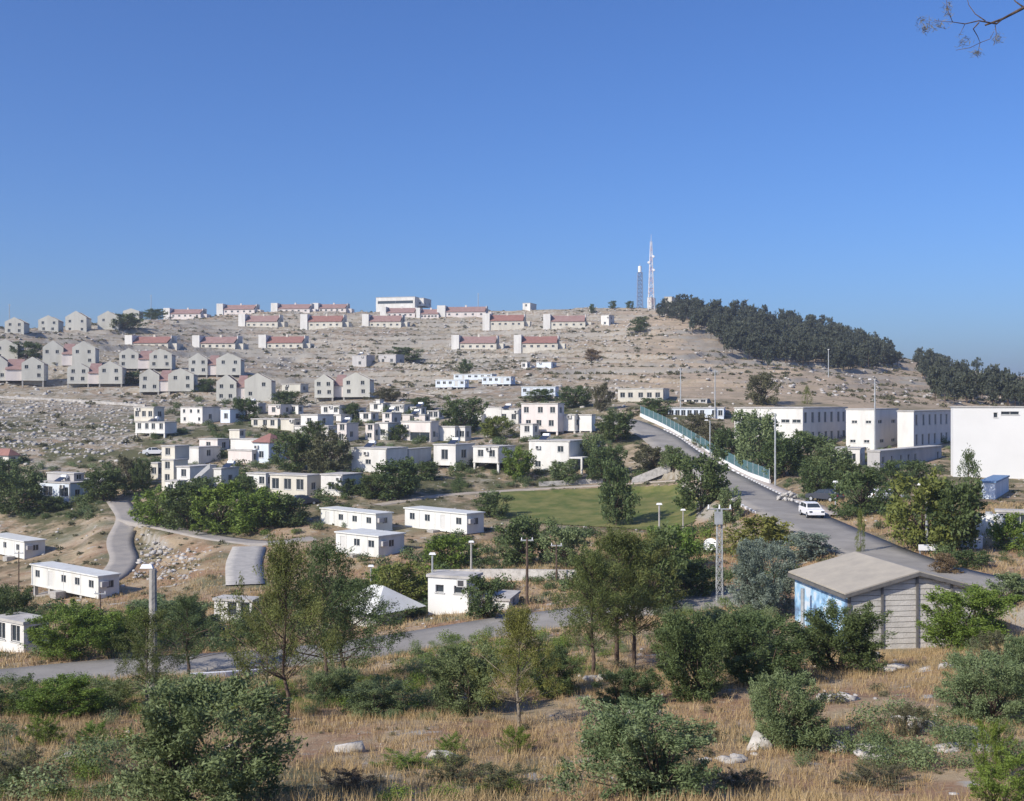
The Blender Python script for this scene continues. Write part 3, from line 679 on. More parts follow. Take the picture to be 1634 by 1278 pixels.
house('white house with one big window raised over a dark gap', [dict(r=(692,727,757,709,741), g=752, m=white, f=None, of=lambda W, h: [(W*.35, W*.65, h*.25, h*.78)], legs=True, sw=1.6, sh=1.4), dict(r=(703,730,738,746,760), m=cream, dd=.8, f=None, s=None)])
house('white house raised on two thin front pillars', [dict(r=(755,796,822,712,737), g=756, m=white, f=(2,1), legs=True)])
big = house('largest white two-storey house with a framed porch on its right', [dict(r=(844,909,938,703,755), m=white, f=(2,2), wh=1.0, skip=.3, base=2), dict(r=(936,950,958,705,735), m=white, dd=6, f=None, s=None, base=1)])
def porch():
    C = at(909, 755, hit(909, 755).y); fr = Fr(C, R(30)); m_ = MB(); zz = (755-729)/F*C.y
    fr.box(m_, .02, 2.4, -.2, 2.5, zz-.25, zz); fr.box(m_, 2.1, 2.4, -.2, .1, -1.5, zz-.251); m_.build('porch', white, big)
porch()
house('tall beige stepped house on dark piers behind the largest white house', [dict(r=(832,890,900,643,687), g=695, m=pinkish, f=(3,2), base=0, legs=True), dict(r=(893,918,926,661,686), m=white, dd=1, legs=True, f=None), dict(r=(924,944,950,661,686), m=white, dd=.4, legs=True, f=None), dict(r=(830,850,860,676,695), m=white, dd=-2, f=(1,1), base=2)])
house('low white house with a small wing left of the tall beige one', [dict(r=(797,828,838,652,677), m=white, f=(2,1), base=2), dict(r=(772,800,806,649,661), m=white, dd=2, f=None, s=None, base=1)])
house('white and pale blue house with dark windows at far left', [dict(r=(62,112,140,770,803), m=bluewhite, f=(2,1), ww=2.2, wh=1.5, base=2, skip=0), dict(r=(75,118,134,755,770), m=greywall, dd=3, f=None)])
house('small white house with a reddish roof at the left edge', [dict(r=(-30,14,30,727,744), m=white, f=(2,1), tiles=1.2, base=2)], kit=0)
house('low white house beside the lower road at far left', [dict(r=(-10,38,78,992,1042), m=white, a=35, f=(2,1), base=2, maxd=6)], kit=0)

for lab, r, m_ in [('pale blue house right of the bright white box house', (352,367,392,652,675), bluewhite), ('pinkish house behind the small white and tall cream ones', (318,347,366,700,722), pinkish),
        ('low lavender-grey house below the red-roofed one', (364,402,413,718,741), pinkish), ('grey house left of the pinkish cube house', (393,412,424,643,661), greywall), ('small white house between pinkish cube and stepped house', (458,476,484,646,661), white),
        ('low pinkish house behind the carport house', (642,678,686,661,677), pinkish), ('tiny white house at the top of the cluster beside the dark tree', (655,672,680,649,663), white), ('low lavender-roofed house right of the far left house', (120,160,186,766,786), pinkish),
        ('small white house half hidden in trees left of the low white one', (752,768,776,660,676), white), ('pale house with grey front in the middle of the hillside', (562,585,598,566,586), greywall),
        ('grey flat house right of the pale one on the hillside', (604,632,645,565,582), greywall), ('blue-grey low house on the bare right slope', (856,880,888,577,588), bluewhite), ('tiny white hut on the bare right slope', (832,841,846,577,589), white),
        ('cream house between red-roofed house and stepped white one', (448,470,482,668,688), cream), ('white house below the bright one with grey window', (548,572,584,650,668), white), ('low cream house in the shadow of the top gabled row', (450,480,492,612,627), pale)]:
    house(lab, [dict(r=r, m=m_, base=2.5)], kit=1)
# ---- school
schoolshade = mat('school_shaded_side', (.68, .65, .62), .85, scale=.6, col2=(.58, .56, .54), streak=True)  # shade put into the colour of the school walls turned from the sun
school = house('long white two-storey school with grey-toned shaded sides and three stepped wings', [
    dict(r=(1172,1281,1352,650,716), m=white, f=(6,2), ww=1.6, wh=.6, skip=0, s=(7,2), sw=1.2, sh=1.9, sskip=0, a=38, base=3, maxd=30, mr=schoolshade),
    dict(r=(1350,1396,1433,652,716), m=white, dd=-2, f=(2,2), ww=1.0, wh=.5, skip=.4, s=(2,2), sw=2.0, sh=.6, sskip=0, a=38, base=3, maxd=14, mr=schoolshade, kit=False),
    dict(r=(1432,1458,1524,655,720), m=white, dd=-4, f=None, s=(7,2), sw=1.2, sh=1.9, sskip=0, a=38, base=3, maxd=30, mr=schoolshade, blind=brown_m, kit=False)], cat='school', name='school_building', kit=0)
house('low grey annex with a row of windows before the school', [dict(r=(1384,1404,1526,719,752), m=greywall, f=None, s=(8,1), sw=.8, sh=1.2, a=40, base=2, maxd=26)], cat='building', name='annex', kit=0)
house('white low flat store left of the grey annex, behind trees', [dict(r=(1328,1372,1380,715,745), m=white, f=(2,1), a=25, base=2)], cat='building', name='store', kit=0)
hall = house('huge plain bright white hall at the right edge', [dict(r=(1521,1692,1760,648,766), m=bright_white, f=None, of=lambda W, h: [(W*.38, W*.42, h*.86, h*.93), (W*.45, W*.62, h*.90, h*.945), (W*.7, W*.85, h*.90, h*.945)], s=None, a=8, base=3, maxd=30)], cat='building', name='white_hall', kit=0)

# ---- buildings in the valley floor
house('white house half hidden behind pines by the ramp', [dict(r=(342,402,414,957,995), m=white, f=(3,1), a=16, base=2)], kit=0)
tent = house('white hip-roofed pavilion beside the dark shade of the big pines', [dict(r=(560,600,641,986,1000), m=white, f=(1,1), s=(2,1), a=42, base=2)], cat='pavilion', name='pavilion', kit=0)
def hip():
    C = at(600, 984, hit(600, 1000).y-.3); fr = Fr(C, R(42)); m_ = MB(); P = fr.pt
    A = [P(-4.6,-.6,.25), P(.6,-.6,.25), P(.6,4.6,.25), P(-4.6,4.6,.25)]; T1, T2 = P(-2.6,2.0,1.9), P(-1.4,2.0,1.9)
    m_.quad(A[0],A[1],T2,T1); m_.quad(A[1],A[2],T2); m_.quad(A[2],A[3],T1,T2); m_.quad(A[3],A[0],T1); m_.quad(A[3],A[2],A[1],A[0]); m_.build('hip_roof', sheet, tent)
hip()
house('white boxy house by the road with a low wing to its right', [dict(r=(683,750,768,920,978), m=bright_white, a=20, f=None, of=lambda W, h: [(W*.18, W*.18+.7, h*.55, h*.55+.6), (W*.62, W*.62+.7, h*.55, h*.55+.6)], s=None, base=1.5, maxd=5), dict(r=(748,812,828,955,976), m=sheet, dd=.3, a=-18+30, f=(3,1), base=1.5)], kit=0)
house('small blue-walled shed with a pale front beyond the big round tree', [dict(r=(1563,1588,1612,768,797), m=bluewhite, f=None, s=None, a=30, roof=bluep, base=1.5)], cat='shed', name='small_shed', kit=0)

# ---- timber shed with the blue wall
def shed():
    C0 = hit(1465, 1030); Yc = 70.0; zb = -(1030-CY)/F*Yc
    peak = at(1463, 912, Yc); e2 = Vector((-.14, .99, 0)).normalized(); e1 = Vector((.99, .14, 0)).normalized()
    L = 8.4; hwid = 4.4; zr = peak.z; ze = at(1350, 945, 69.4).z; base = peak.copy(); base.z = zb
    root = empty('shed', (peak.x, peak.y, zb), 'grey board shed with beige roof and blue painted side wall', 'shed')
    P = lambda x, y, z: Vector((peak.x, peak.y, 0)) + e1*x + e2*y + Vector((0, 0, z))
    zw = lambda x: ze + (zr-ze)*(1-abs(x)/hwid)
    board = mat('shed_boards', (.56, .535, .485), .85, scale=1.5, col2=(.45, .43, .39), bump=.3, bscale=10)
    post_m = mat('dark_trim', (.15, .145, .14), .8, .3, 2)
    # core behind the boards
    m = MB(); b = zb-1.5; i = .12
    m.quad(P(-hwid+i,i,b), P(hwid-i,i,b), P(hwid-i,i,ze-.05), P(0,i,zr-.08), P(-hwid+i,i,ze-.05)); m.quad(P(-hwid+i,L,b), P(hwid-i,L,b), P(hwid-i,L,ze-.05), P(0,L,zr-.08), P(-hwid+i,L,ze-.05))
    m.quad(P(hwid-i,i,b), P(hwid-i,L,b), P(hwid-i,L,ze-.05), P(hwid-i,i,ze-.05)); m.build('wall', board, root)
    # lapped boards of the gable end, bay by bay
    xs = [-hwid, -2.25, 0, 2.25, hwid]; bh = .33
    for k in range(4):
        x0, x1 = xs[k]+.07, xs[k+1]-.07; z = zb-.5
        while True:
            z1 = z+bh-.035
            if max(zw(x0), zw(x1)) - .1 < z + .08: break
            pts = [(x0, z), (x1, z)]
            top = lambda x: min(z1, zw(x)-.08)
            t1, t0 = top(x1), top(x0)
            xm = None
            s_ = MB(); d0, d1 = -.02, .06
            poly = [(x0, z), (x1, z)]
            if t1 > z+.01: poly.append((x1, t1))
            else: 
                xx = x1 - (z+.01-(zw(x1)-.08))/((zw(x0)-zw(x1))/(x1-x0)+1e-9)*1.0; poly[1] = (max(x0+.1, xx), z)
            if t0 > z+.01: poly.append((x0, t0))
            else:
                xx = x0 + (z+.01-(zw(x0)-.08))/((zw(x1)-zw(x0))/(x1-x0)+1e-9); poly[0] = (min(x1-.1, xx), z)
            lo = [P(x, -.005 if zz == z else .012, zz) for x, zz in poly]; hi = [P(x, .10, zz) for x, zz in poly]
            s_.quad(*lo); s_.quad(*hi[::-1])
            for q in range(len(poly)): s_.quad(lo[q], hi[q], hi[(q+1) % len(poly)], lo[(q+1) % len(poly)])
            s_.build('siding_board', board, root); z += bh
    for x in xs:
        s_ = MB(); q = .07; x_ = min(max(x, -hwid+q), hwid-q); zt = zw(x_)-.06
        s_.hexa([P(x_-q,-.10,b), P(x_+q,-.10,b), P(x_+q,.11,b), P(x_-q,.11,b), P(x_-q,-.10,zt), P(x_+q,-.10,zt), P(x_+q,.11,zt), P(x_-q,.11,zt)]); s_.build('post', post_m, root)
    # blue painted long wall, facing left
    blue = bpy.data.materials.new('blue_mural_paint'); blue.use_nodes = True; n = blue.node_tree.nodes; l = blue.node_tree.links; bs = n['Principled BSDF']; bs.inputs['Roughness'].default_value = .7
    g = n.new('ShaderNodeNewGeometry'); t = n.new('ShaderNodeTexNoise'); t.inputs['Scale'].default_value = 1.1; t.inputs['Detail'].default_value = 5; l.new(g.outputs['Position'], t.inputs['Vector'])
    cr = n.new('ShaderNodeValToRGB'); cr.color_ramp.elements[0].position = .36; cr.color_ramp.elements[0].color = (.13, .20, .32, 1); cr.color_ramp.elements[1].position = .62; cr.color_ramp.elements[1].color = (.58, .66, .74, 1)
    e = cr.color_ramp.elements.new(.46); e.color = (.26, .46, .68, 1); e = cr.color_ramp.elements.new(.54); e.color = (.36, .56, .74, 1)
    l.new(t.outputs[0], cr.inputs[0]); l.new(cr.outputs[0], bs.inputs['Base Color'])
    s_ = MB(); x = -hwid
    s_.hexa([P(x,.12,b), P(x+.1,.12,b), P(x+.1,L,b), P(x,L,b), P(x,.12,ze-.12), P(x+.1,.12,ze-.12), P(x+.1,L,ze-.12), P(x,L,ze-.12)]); s_.build('painted_wall', blue, root)
    tan = mat('beige_roof_sheet', (.42, .38, .31), .85, scale=.7, col2=(.34, .31, .26), bump=.2, bscale=4)
    for sx in (-1, 1):
        s_ = MB(); o_ = .35; t_ = .09; xe = sx*(hwid+o_); zee = ze-(zr-ze)*o_/hwid
        s_.hexa([P(xe,-.35,zee), P(sx*.002,-.35,zr), P(sx*.002,L+.3,zr), P(xe,L+.3,zee), P(xe,-.35,zee+t_), P(sx*.002,-.35,zr+t_), P(sx*.002,L+.3,zr+t_), P(xe,L+.3,zee+t_)]); r_ = s_.build('roof_slope', tan, root)
        s_ = MB(); s_.hexa([P(xe,-.40,zee-.2), P(sx*.002,-.40,zr-.2), P(sx*.002,-.352,zr-.2), P(xe,-.352,zee-.2), P(xe,-.40,zee+.02), P(sx*.002,-.40,zr+.02), P(sx*.002,-.352,zr+.02), P(xe,-.352,zee+.02)]); s_.build('barge_board', post_m, r_)
    s_ = MB(); xe = -(hwid+.35); s_.hexa([P(xe-.05,-.35,ze-.35), P(xe,-.35,ze-.35), P(xe,L+.3,ze-.35), P(xe-.05,L+.3,ze-.35), P(xe-.05,-.35,ze-.13), P(xe,-.35,ze-.13), P(xe,L+.3,ze-.13), P(xe-.05,L+.3,ze-.13)]); s_.build('eaves_board', post_m, root)
    s_ = MB(); q = P(-hwid-.75, L*.62, 0); s_.tube([(q.x, q.y, zb-1), (q.x, q.y, ze-.6)], .13, 8); s_.build('drain_pipe', steel, root)
shed()

# ------------------------------------------------------------------ walls, fence, kerbs
def strip_wall(name, label, pix, h, th, m, cat='wall', parent=None, drop=.6, topfn=None):
    pts = resample([tuple(hit(*p)) for p in pix], 1.6); root = None; mb = MB()
    T = np.gradient(pts[:, :2], axis=0); T /= np.linalg.norm(T, axis=1)[:, None]; N = np.stack([-T[:,1], T[:,0]], 1)
    for i in range(len(pts)-1):
        a, b = Vector(pts[i]), Vector(pts[i+1]); na = Vector((*N[i], 0))*th/2; nb = Vector((*N[i+1], 0))*th/2
        za, zb = Vector((0,0,h+a.z)), Vector((0,0,h+b.z)); a0 = Vector((a.x,a.y,0)); b0 = Vector((b.x,b.y,0)); la, lb = Vector((0,0,a.z-drop)), Vector((0,0,b.z-drop))
        mb.hexa([a0-na+la, b0-nb+lb, b0+nb+lb, a0+na+la, a0-na+za, b0-nb+zb, b0+nb+zb, a0+na+za])
    o = mb.build(name, m, None, origin=pts[0]); tag(o, label, cat); return o, pts
strip_wall('retaining_wall', 'low pale retaining wall behind the white boxy house', [(690,926),(790,925),(935,928)], 1.0, .35, limepale)
strip_wall('stone_wall', 'pale stone wall edging the gravel path above the lawn', [(860,776),(930,773),(962,771)], .7, .35, limepale)
strip_wall('stone_wall', 'short pale stone wall right of the lawn tree, above the lawn', [(1008,771),(1070,764)], .8, .35, limepale)
strip_wall('terrace_wall', 'long thin pale wall along the hill track at far left', [(0,635),(110,640),(232,649)], .55, .4, limepale)
strip_wall('kerb_wall', 'white kerb wall beside the lower road behind pine trunks', [(305,1083),(370,1079),(432,1074)], .28, .3, white_p)

def fence():
    pix = [(1022,664),(1060,682),(1100,705),(1150,737),(1190,758),(1228,772)]
    wl, pts = strip_wall('roadside_wall', 'low white wall under the teal net fence beside the road', pix, .6, .3, white_p)
    P = resample(pts, 3.0); root = empty('net_fence', P[0], 'teal net fence on posts climbing along the main road', 'fence')
    for i in range(len(P)):
        m = MB(); x, y, z = P[i]; m.tube([(x, y, z+.2), (x, y, z+2.2)], .05, 6); m.build('post', steel, root)
        if i < len(P)-1:
            a, b = Vector(P[i]), Vector(P[i+1]); d = (b-a); n = Vector((-d.y, d.x, 0)).normalized()*.012; g = d.normalized()*.06
            m = MB(); lo, hi = Vector((0,0,.62)), Vector((0,0,2.1)); A, B = a+g, b-g
            m.hexa([A-n+lo, B-n+lo, B+n+lo, A+n+lo, A-n+hi, B-n+hi, B+n+hi, A+n+hi]); m.build('net_panel', teal_net, root)
teal_net = bpy.data.materials.new('teal_shade_net_open'); teal_net.use_nodes = True
_n = teal_net.node_tree.nodes; _l = teal_net.node_tree.links; _b = _n['Principled BSDF']; _b.inputs['Base Color'].default_value = (.10, .20, .22, 1); _b.inputs['Roughness'].default_value = .8
_t = _n.new('ShaderNodeBsdfTransparent'); _m = _n.new('ShaderNodeMixShader'); _m.inputs[0].default_value = .62
_l.new(_t.outputs[0], _m.inputs[1]); _l.new(_b.outputs[0], _m.inputs[2]); _l.new(_m.outputs[0], _n['Material Output'].inputs[0])
fence()
kerb_grey = mat('kerb_grey', (.36, .35, .34), .9, .2, 2)
def kerbs(side, road, key, s0, s1, pave):
    P, wd = ROADS[key]; Q = resample(P, 1.0); T = np.gradient(Q[:, :2], axis=0); T /= np.linalg.norm(T, axis=1)[:, None]; N = np.stack([-T[:,1], T[:,0]], 1)*side
    a, b = int(len(Q)*s0), int(len(Q)*s1)
    for i in range(a, b-1):
        p, q = Q[i], Q[i+1]; m = MB(); o0, o1 = wd/2+.02, wd/2+.27
        pt = lambda r, n, o, z: (r[0]+n[0]*o, r[1]+n[1]*o, r[2]+z)
        g = .02
        m.hexa([pt(p,N[i],o0,-.3), pt(q,N[i+1],o0,-.3), pt(q,N[i+1],o1,-.3), pt(p,N[i],o1,-.3), pt(p,N[i],o0,.14), pt(q,N[i+1],o0,.14), pt(q,N[i+1],o1,.14), pt(p,N[i],o1,.14)])
        m.build('kerb_stone', white_p if i % 2 else kerb_grey, road)
    if pave:
        X, Y, Z = [], [], []
        for o in (.29, .3, 1.2, pave, pave+.01):
            X.append(Q[a:b,0]+N[a:b,0]*(wd/2+o)); Y.append(Q[a:b,1]+N[a:b,1]*(wd/2+o)); Z.append(Q[a:b,2]+(.125 if .295 < o < pave+.005 else -.5))
        tag(link('pavement', grid_mesh('pavement', np.array(X), np.array(Y), np.array(Z), mat('pavement_slabs', (.40, .36, .33), .95, scale=.8, col2=(.32, .29, .27)))), kind='structure')
_sd = 1
_P, _ = ROADS['main']; _T = _P[len(_P)//2+1]-_P[len(_P)//2]; _sd = 1 if (-_T[1]) > 0 else -1   # +x side
kerbs(_sd, main_road, 'main', .16, .72, 2.2)
kerbs(-_sd, main_road, 'main', .45, .70, 0)

# ------------------------------------------------------------------ vegetation
RS = np.random.RandomState(11)
def leaves(lobes, n, leaf, up=.35, asp=.45, shell=.5):
    """n leaf quads spread through ellipsoid lobes; returns verts, quads, tone"""
    lob = np.array(lobes, float); vol = lob[:,3]*lob[:,4]*lob[:,5]; k = RS.choice(len(lob), n, p=vol**.75/np.sum(vol**.75)); L = lob[k]
    d = RS.normal(size=(n,3)); d /= np.linalg.norm(d, axis=1)[:,None]
    r = shell + (1-shell)*RS.rand(n)**.7; r *= 1+.16*RS.normal(size=n)
    c = L[:,:3] + d*L[:,3:6]*r[:,None]
    nrm = d + RS.normal(size=(n,3))*.8 + np.array([0,0,up]); nrm /= np.linalg.norm(nrm, axis=1)[:,None]
    t = np.cross(nrm, RS.normal(size=(n,3))); t /= np.linalg.norm(t, axis=1)[:,None]; b = np.cross(nrm, t)
    s = leaf*(.6+.8*RS.rand(n))[:,None]
    V = np.stack([c-t*s*.5, c+b*s*asp*.5+t*s*.05, c+t*s*.5, c-b*s*asp*.5-t*s*.05], 1)
    ln = RS.rand(len(lob))[k]
    tone = np.clip(.15+.45*RS.rand(n)+.25*ln+.2*(r-.7), 0, 1)
    return V.reshape(-1,3), np.arange(n*4).reshape(n,4), tone
def crown_mesh(name, lobes, n, leaf, **k):
    V, Q, t = leaves(lobes, n, leaf, **k); return raw_mesh(name, V, Q, L_green, False, t)
def rl(n, R0, z0, z1, r, flat=1.0, seedbias=.0):
    out = []
    for i in range(n):
        a = RS.rand()*6.283; rr = R0*math.sqrt(RS.rand()); s = r*(.65+.7*RS.rand())
        out.append((math.cos(a)*rr, math.sin(a)*rr, z0+(z1-z0)*RS.rand(), s, s, s*flat))
    return out
def wood(name, stems):
    m = MB()
    for pts, rad in stems: m.tube(pts, rad, 6)
    me = bpy.data.meshes.new(name); me.from_pydata(m.V, [], m.F); me.update(); me.materials.append(bark); me.polygons.foreach_set('use_smooth', [True]*len(me.polygons)); return me
KIND = {}
def spray_crown(M, zlo, zhi, prof, n, leaf, L=(.12,.26), wd=(.03,.055), upd=.6, asp=.36, lump=.3, inner=.3):
    """feathery crown: M leafy sprays growing outwards inside an uneven outline; returns mesh and spray centres"""
    ph = RS.rand(4)*6.283; z = zlo+(zhi-zlo)*RS.rand(M); a = RS.rand(M)*6.283
    out = 1+lump*np.sin(2*a+ph[0]+4*z)+lump*.7*np.sin(3*a+ph[1]-7*z)+lump*.5*np.sin(5*a+ph[2]+9*z)
    r = np.array([prof(q) for q in z])*np.maximum(out, .35)*np.sqrt(inner**2+(1-inner**2)*RS.rand(M))
    c = np.stack([np.cos(a)*r, np.sin(a)*r, z], 1)
    d = np.stack([np.cos(a), np.sin(a), np.full(M, upd)], 1)*np.array([1,1,1]) + RS.normal(size=(M,3))*.45; d[:,2] += .3*(z-zlo)/(zhi-zlo); d /= np.linalg.norm(d, axis=1)[:,None]
    ln = L[0]+(L[1]-L[0])*RS.rand(M); ww = wd[0]+(wd[1]-wd[0])*RS.rand(M); wt = ln*ww*(.5+RS.rand(M)); k = RS.choice(M, n, p=wt/wt.sum())
    t = RS.rand(n)**.85; pos = c[k]+d[k]*(ln[k]*(t-.55))[:,None]+RS.normal(size=(n,3))*(ww[k]*(1.05-.6*t))[:,None]
    pos[:,2] = np.maximum(pos[:,2], .015)
    ax = d[k]+RS.normal(size=(n,3))*.75; ax /= np.linalg.norm(ax, axis=1)[:,None]
    b = np.cross(ax, RS.normal(size=(n,3))); b /= np.linalg.norm(b, axis=1)[:,None]; s = leaf*(.55+.9*RS.rand(n))[:,None]
    V = np.stack([pos-ax*s*.5, pos+b*s*asp*.5, pos+ax*s*.5, pos-b*s*asp*.5], 1).reshape(-1,3)
    tone = np.clip(.10+.38*RS.rand(n)+.42*RS.rand(M)[k]+.18*(t-.5), 0, 1)
    return raw_mesh('crown', V, np.arange(n*4).reshape(n,4), L_green, False, tone), c, d
def limb_wood(c, d, base_r, zf, multi=1, nb=26, axis_top=None, tip=.0016):
    st = []; M = len(c); fk = []
    for s in range(multi):
        a = RS.rand()*6.283; o = np.array([math.cos(a), math.sin(a)])*(.07 if multi > 1 else 0); f = (o[0]*2.2+RS.normal()*.015, o[1]*2.2+RS.normal()*.015, zf*RS.uniform(.8, 1.2)); fk.append(f)
        st.append(([(o[0]*.6,o[1]*.6,-.12), (o[0]*1.3+RS.normal()*.01,o[1]*1.3+RS.normal()*.01,zf*.5), f], [base_r*1.25, base_r, base_r*.75]))
    if axis_top: st.append(([fk[0], (RS.normal()*.015, RS.normal()*.015, (zf+axis_top)/2), (RS.normal()*.01, RS.normal()*.01, axis_top)], [base_r*.75, base_r*.5, base_r*.12]))
    for i in RS.choice(M, min(nb, M), replace=False):
        e = c[i]
        if axis_top: f = (0, 0, max(zf*.8, e[2]-.10-.25*math.hypot(e[0], e[1])))
        else: f = min(fk, key=lambda q: (q[0]-e[0])**2+(q[1]-e[1])**2)
        mid = tuple((f[q]+e[q])/2+RS.normal()*.02 for q in range(3)); st.append(([f, mid, tuple(e)], [base_r*(.22 if axis_top else .34), base_r*(.15 if axis_top else .24), tip]))
    return wood('trunk', st)
def make_kinds():
    # all are one unit high and about one unit across
    el = lambda zc, hz, R0: (lambda z: R0*math.sqrt(max(.04, 1-((z-zc)/hz)**2)))
    for v in range(5):
        cr, c, d = spray_crown(120, .07, .88, el(.40, .60, .45), 32000, .030, (.12,.30), (.03,.055), .7, .36, RS.uniform(.18,.32), .35)
        KIND[f'olive{v}'] = (limb_wood(c, d, .026, .14, 4, 34), cr)
    for v in range(5):
        zl = RS.uniform(.24, .34)
        cr, c, d = spray_crown(110, zl, .97, lambda z: .46*max(.12, 1-.78*(abs(z-.48)/.5)**1.4), 21000, .021, (.12,.26), (.022,.045), .25, .26, RS.uniform(.35,.5), .2)
        KIND[f'pine{v}'] = (limb_wood(c, d, .019, zl, 1, 50, .95), cr)
    for v in range(5):
        cr, c, d = spray_crown(70, .10, .92, el(.46, .56, .45), 6500, .052, (.14,.28), (.04,.07), .5, .5, RS.uniform(.15,.3), .3)
        KIND[f'round{v}'] = (limb_wood(c, d, .03, .2, 1, 20), cr)
    for v in range(3):
        cr, c, d = spray_crown(60, .05, .85, el(.34, .58, .46), 5500, .052, (.14,.3), (.04,.075), .6, .48, .25, .3)
        KIND[f'bush{v}'] = (limb_wood(c, d, .026, .12, 3, 16), cr)
    for v in range(4):
        cr, c, d = spray_crown(70, .04, .8, el(.28, .6, .45), 9000, .036, (.14,.34), (.02,.045), .9, .32, .35, .3)
        KIND[f'shrub{v}'] = (limb_wood(c, d, .018, .08, 4, 26), cr)
    cr, c, d = spray_crown(60, .04, .95, lambda z: .46*max(.08, 1-(abs(z-.3)/.72)**1.6), 2600, .05, (.1,.2), (.05,.09), 1.6, .4, .1, .3)
    KIND['cypress0'] = (limb_wood(c, d, .03, .06, 1, 6, .9), cr)
    for v in range(5):
        cr, c, d = spray_crown(26, .26, .95, lambda z: .44*max(.14, 1-.8*(abs(z-.5)/.5)**1.6), 560, .13, (.16,.3), (.05,.09), .3, .55, .3, .2)
        KIND[f'farpine{v}'] = (limb_wood(c, d, .024, .25, 1, 4, .9), cr)
make_kinds()
def plant_at(p, kind, label, cat, w_, h_, lm, group=None, name='tree', bk=None, rz=None):
    root = empty(name, (p.x, p.y, p.z-.05), label, cat, group); root.rotation_euler.z = random.random()*6.28 if rz is None else rz; root.scale = (w_, w_, h_)
    tr, cr = KIND[kind]
    for nm, me, mm in (('trunk', tr, bk or bark), ('crown', cr, lm)):
        o = link(nm, me, root); o.material_slots[0].link = 'OBJECT'; o.material_slots[0].material = mm
    return root
_cnt = {}
def tree(label, px, py, wpx, hpx, lm, kind='round', cat='tree', group=None, name=None, bk=None):
    p = hit(px, py); s = p.y/F
    base = kind.rstrip('0123456789')
    if base == kind:
        ks = [k for k in KIND if k.rstrip('0123456789') == base]; _cnt[base] = _cnt.get(base, 0)+1; kind = ks[_cnt[base] % len(ks)]
    nm = name or {'olive':'olive_tree','pine':'pine_tree','round':'tree','bush':'bush','shrub':'shrub','cypress':'cypress_tree','farpine':'pine_tree'}[base]
    return plant_at(p, kind, label, cat, wpx*s*1.08, hpx*s*1.04, lm, group, nm, bk)

# -- foreground
tree('big grey-green olive bush at the bottom edge, left of centre', 335, 1290, 265, 205, L_olive, 'olive', 'bush')
tree('rounded grey-green olive bush at the bottom, right of centre', 1022, 1275, 215, 158, L_olive, 'olive', 'bush')
tree('light olive bush with bare lower stems right of centre foreground', 1255, 1192, 130, 125, L_silver if False else L_olive, 'olive', 'bush')
tree('small dark bush behind the rounded olive bush', 1000, 1130, 92, 62, L_dark, 'olive', 'bush')
tree('tall dark bush, leftmost of the thicket before the shed', 1100, 1112, 130, 140, L_dark, 'olive', 'bush')
tree('broad dark olive bush in the middle of the thicket before the shed', 1212, 1090, 160, 110, L_dark, 'olive', 'bush')
tree('dark olive bush against the blue wall of the shed', 1345, 1070, 145, 108, L_dark, 'olive', 'bush')
tree('grey-green bush at the back of the thicket, toward the road', 1165, 1040, 130, 75, L_olive, 'olive', 'bush')
tree('bright green bush growing against the shed boards', 1545, 1035, 150, 100, L_green, 'olive', 'bush')
tree('grey-green bush at the right edge on the slope', 1572, 1150, 120, 112, L_olive, 'olive', 'bush')
tree('olive bush cut by the right edge, up the slope', 1640, 1110, 90, 95, L_olive, 'olive', 'bush')
tree('bright green leafy shrub in the bottom right corner', 1608, 1290, 130, 105, L_green, 'shrub', 'shrub')
tree('loose green sapling above the bottom right corner', 1582, 1240, 70, 105, L_green, 'shrub', 'shrub')
tree('yellowish young pine with leaning pale trunk in the centre', 828, 1160, 135, 185, L_yellow, 'pine', 'tree', bk=palebark)
tree('dark green bush behind the yellowish young pine', 880, 1110, 90, 80, L_dark, 'olive', 'bush')
tree('grey-green bush left of the yellowish young pine', 742, 1135, 125, 112, L_olive, 'olive', 'bush')
tree('small green bush left of centre in the pine shade', 600, 1142, 110, 55, L_olive, 'olive', 'bush')
tree('low green bush at the foot of the big pines', 530, 1125, 80, 60, L_olive, 'olive', 'bush')
tree('slender pine before the concrete lamp pole on the left', 235, 1130, 120, 150, L_pine, 'pine', bk=palebark)
tree('large pine with thin straight trunk, left of centre', 456, 1152, 165, 285, L_pine, 'pine')
tree('dark pine behind the large one, left of centre', 520, 1112, 190, 235, L_dark, 'pine')
tree('pine with a curved pale trunk left of the large pine', 426, 1118, 85, 170, L_pine, 'pine', bk=palebark)
tree('short dark pine in the deep shade right of the large pine', 550, 1090, 170, 160, L_dark, 'pine')
tree('broad dark pine beside the lower road, left', 300, 1080, 130, 125, L_dark, 'pine')
tree('pine with dark straight trunk, left of the three in the centre', 945, 1078, 150, 195, L_pine, 'pine')
tree('tall pine, middle of the three in the centre', 984, 1062, 165, 210, L_pine, 'pine')
tree('pine with slanting trunk, right of the three in the centre', 1012, 1060, 150, 205, L_pine, 'pine')
tree('dark round tree behind the three central pines', 1040, 968, 110, 120, L_dark, 'round')
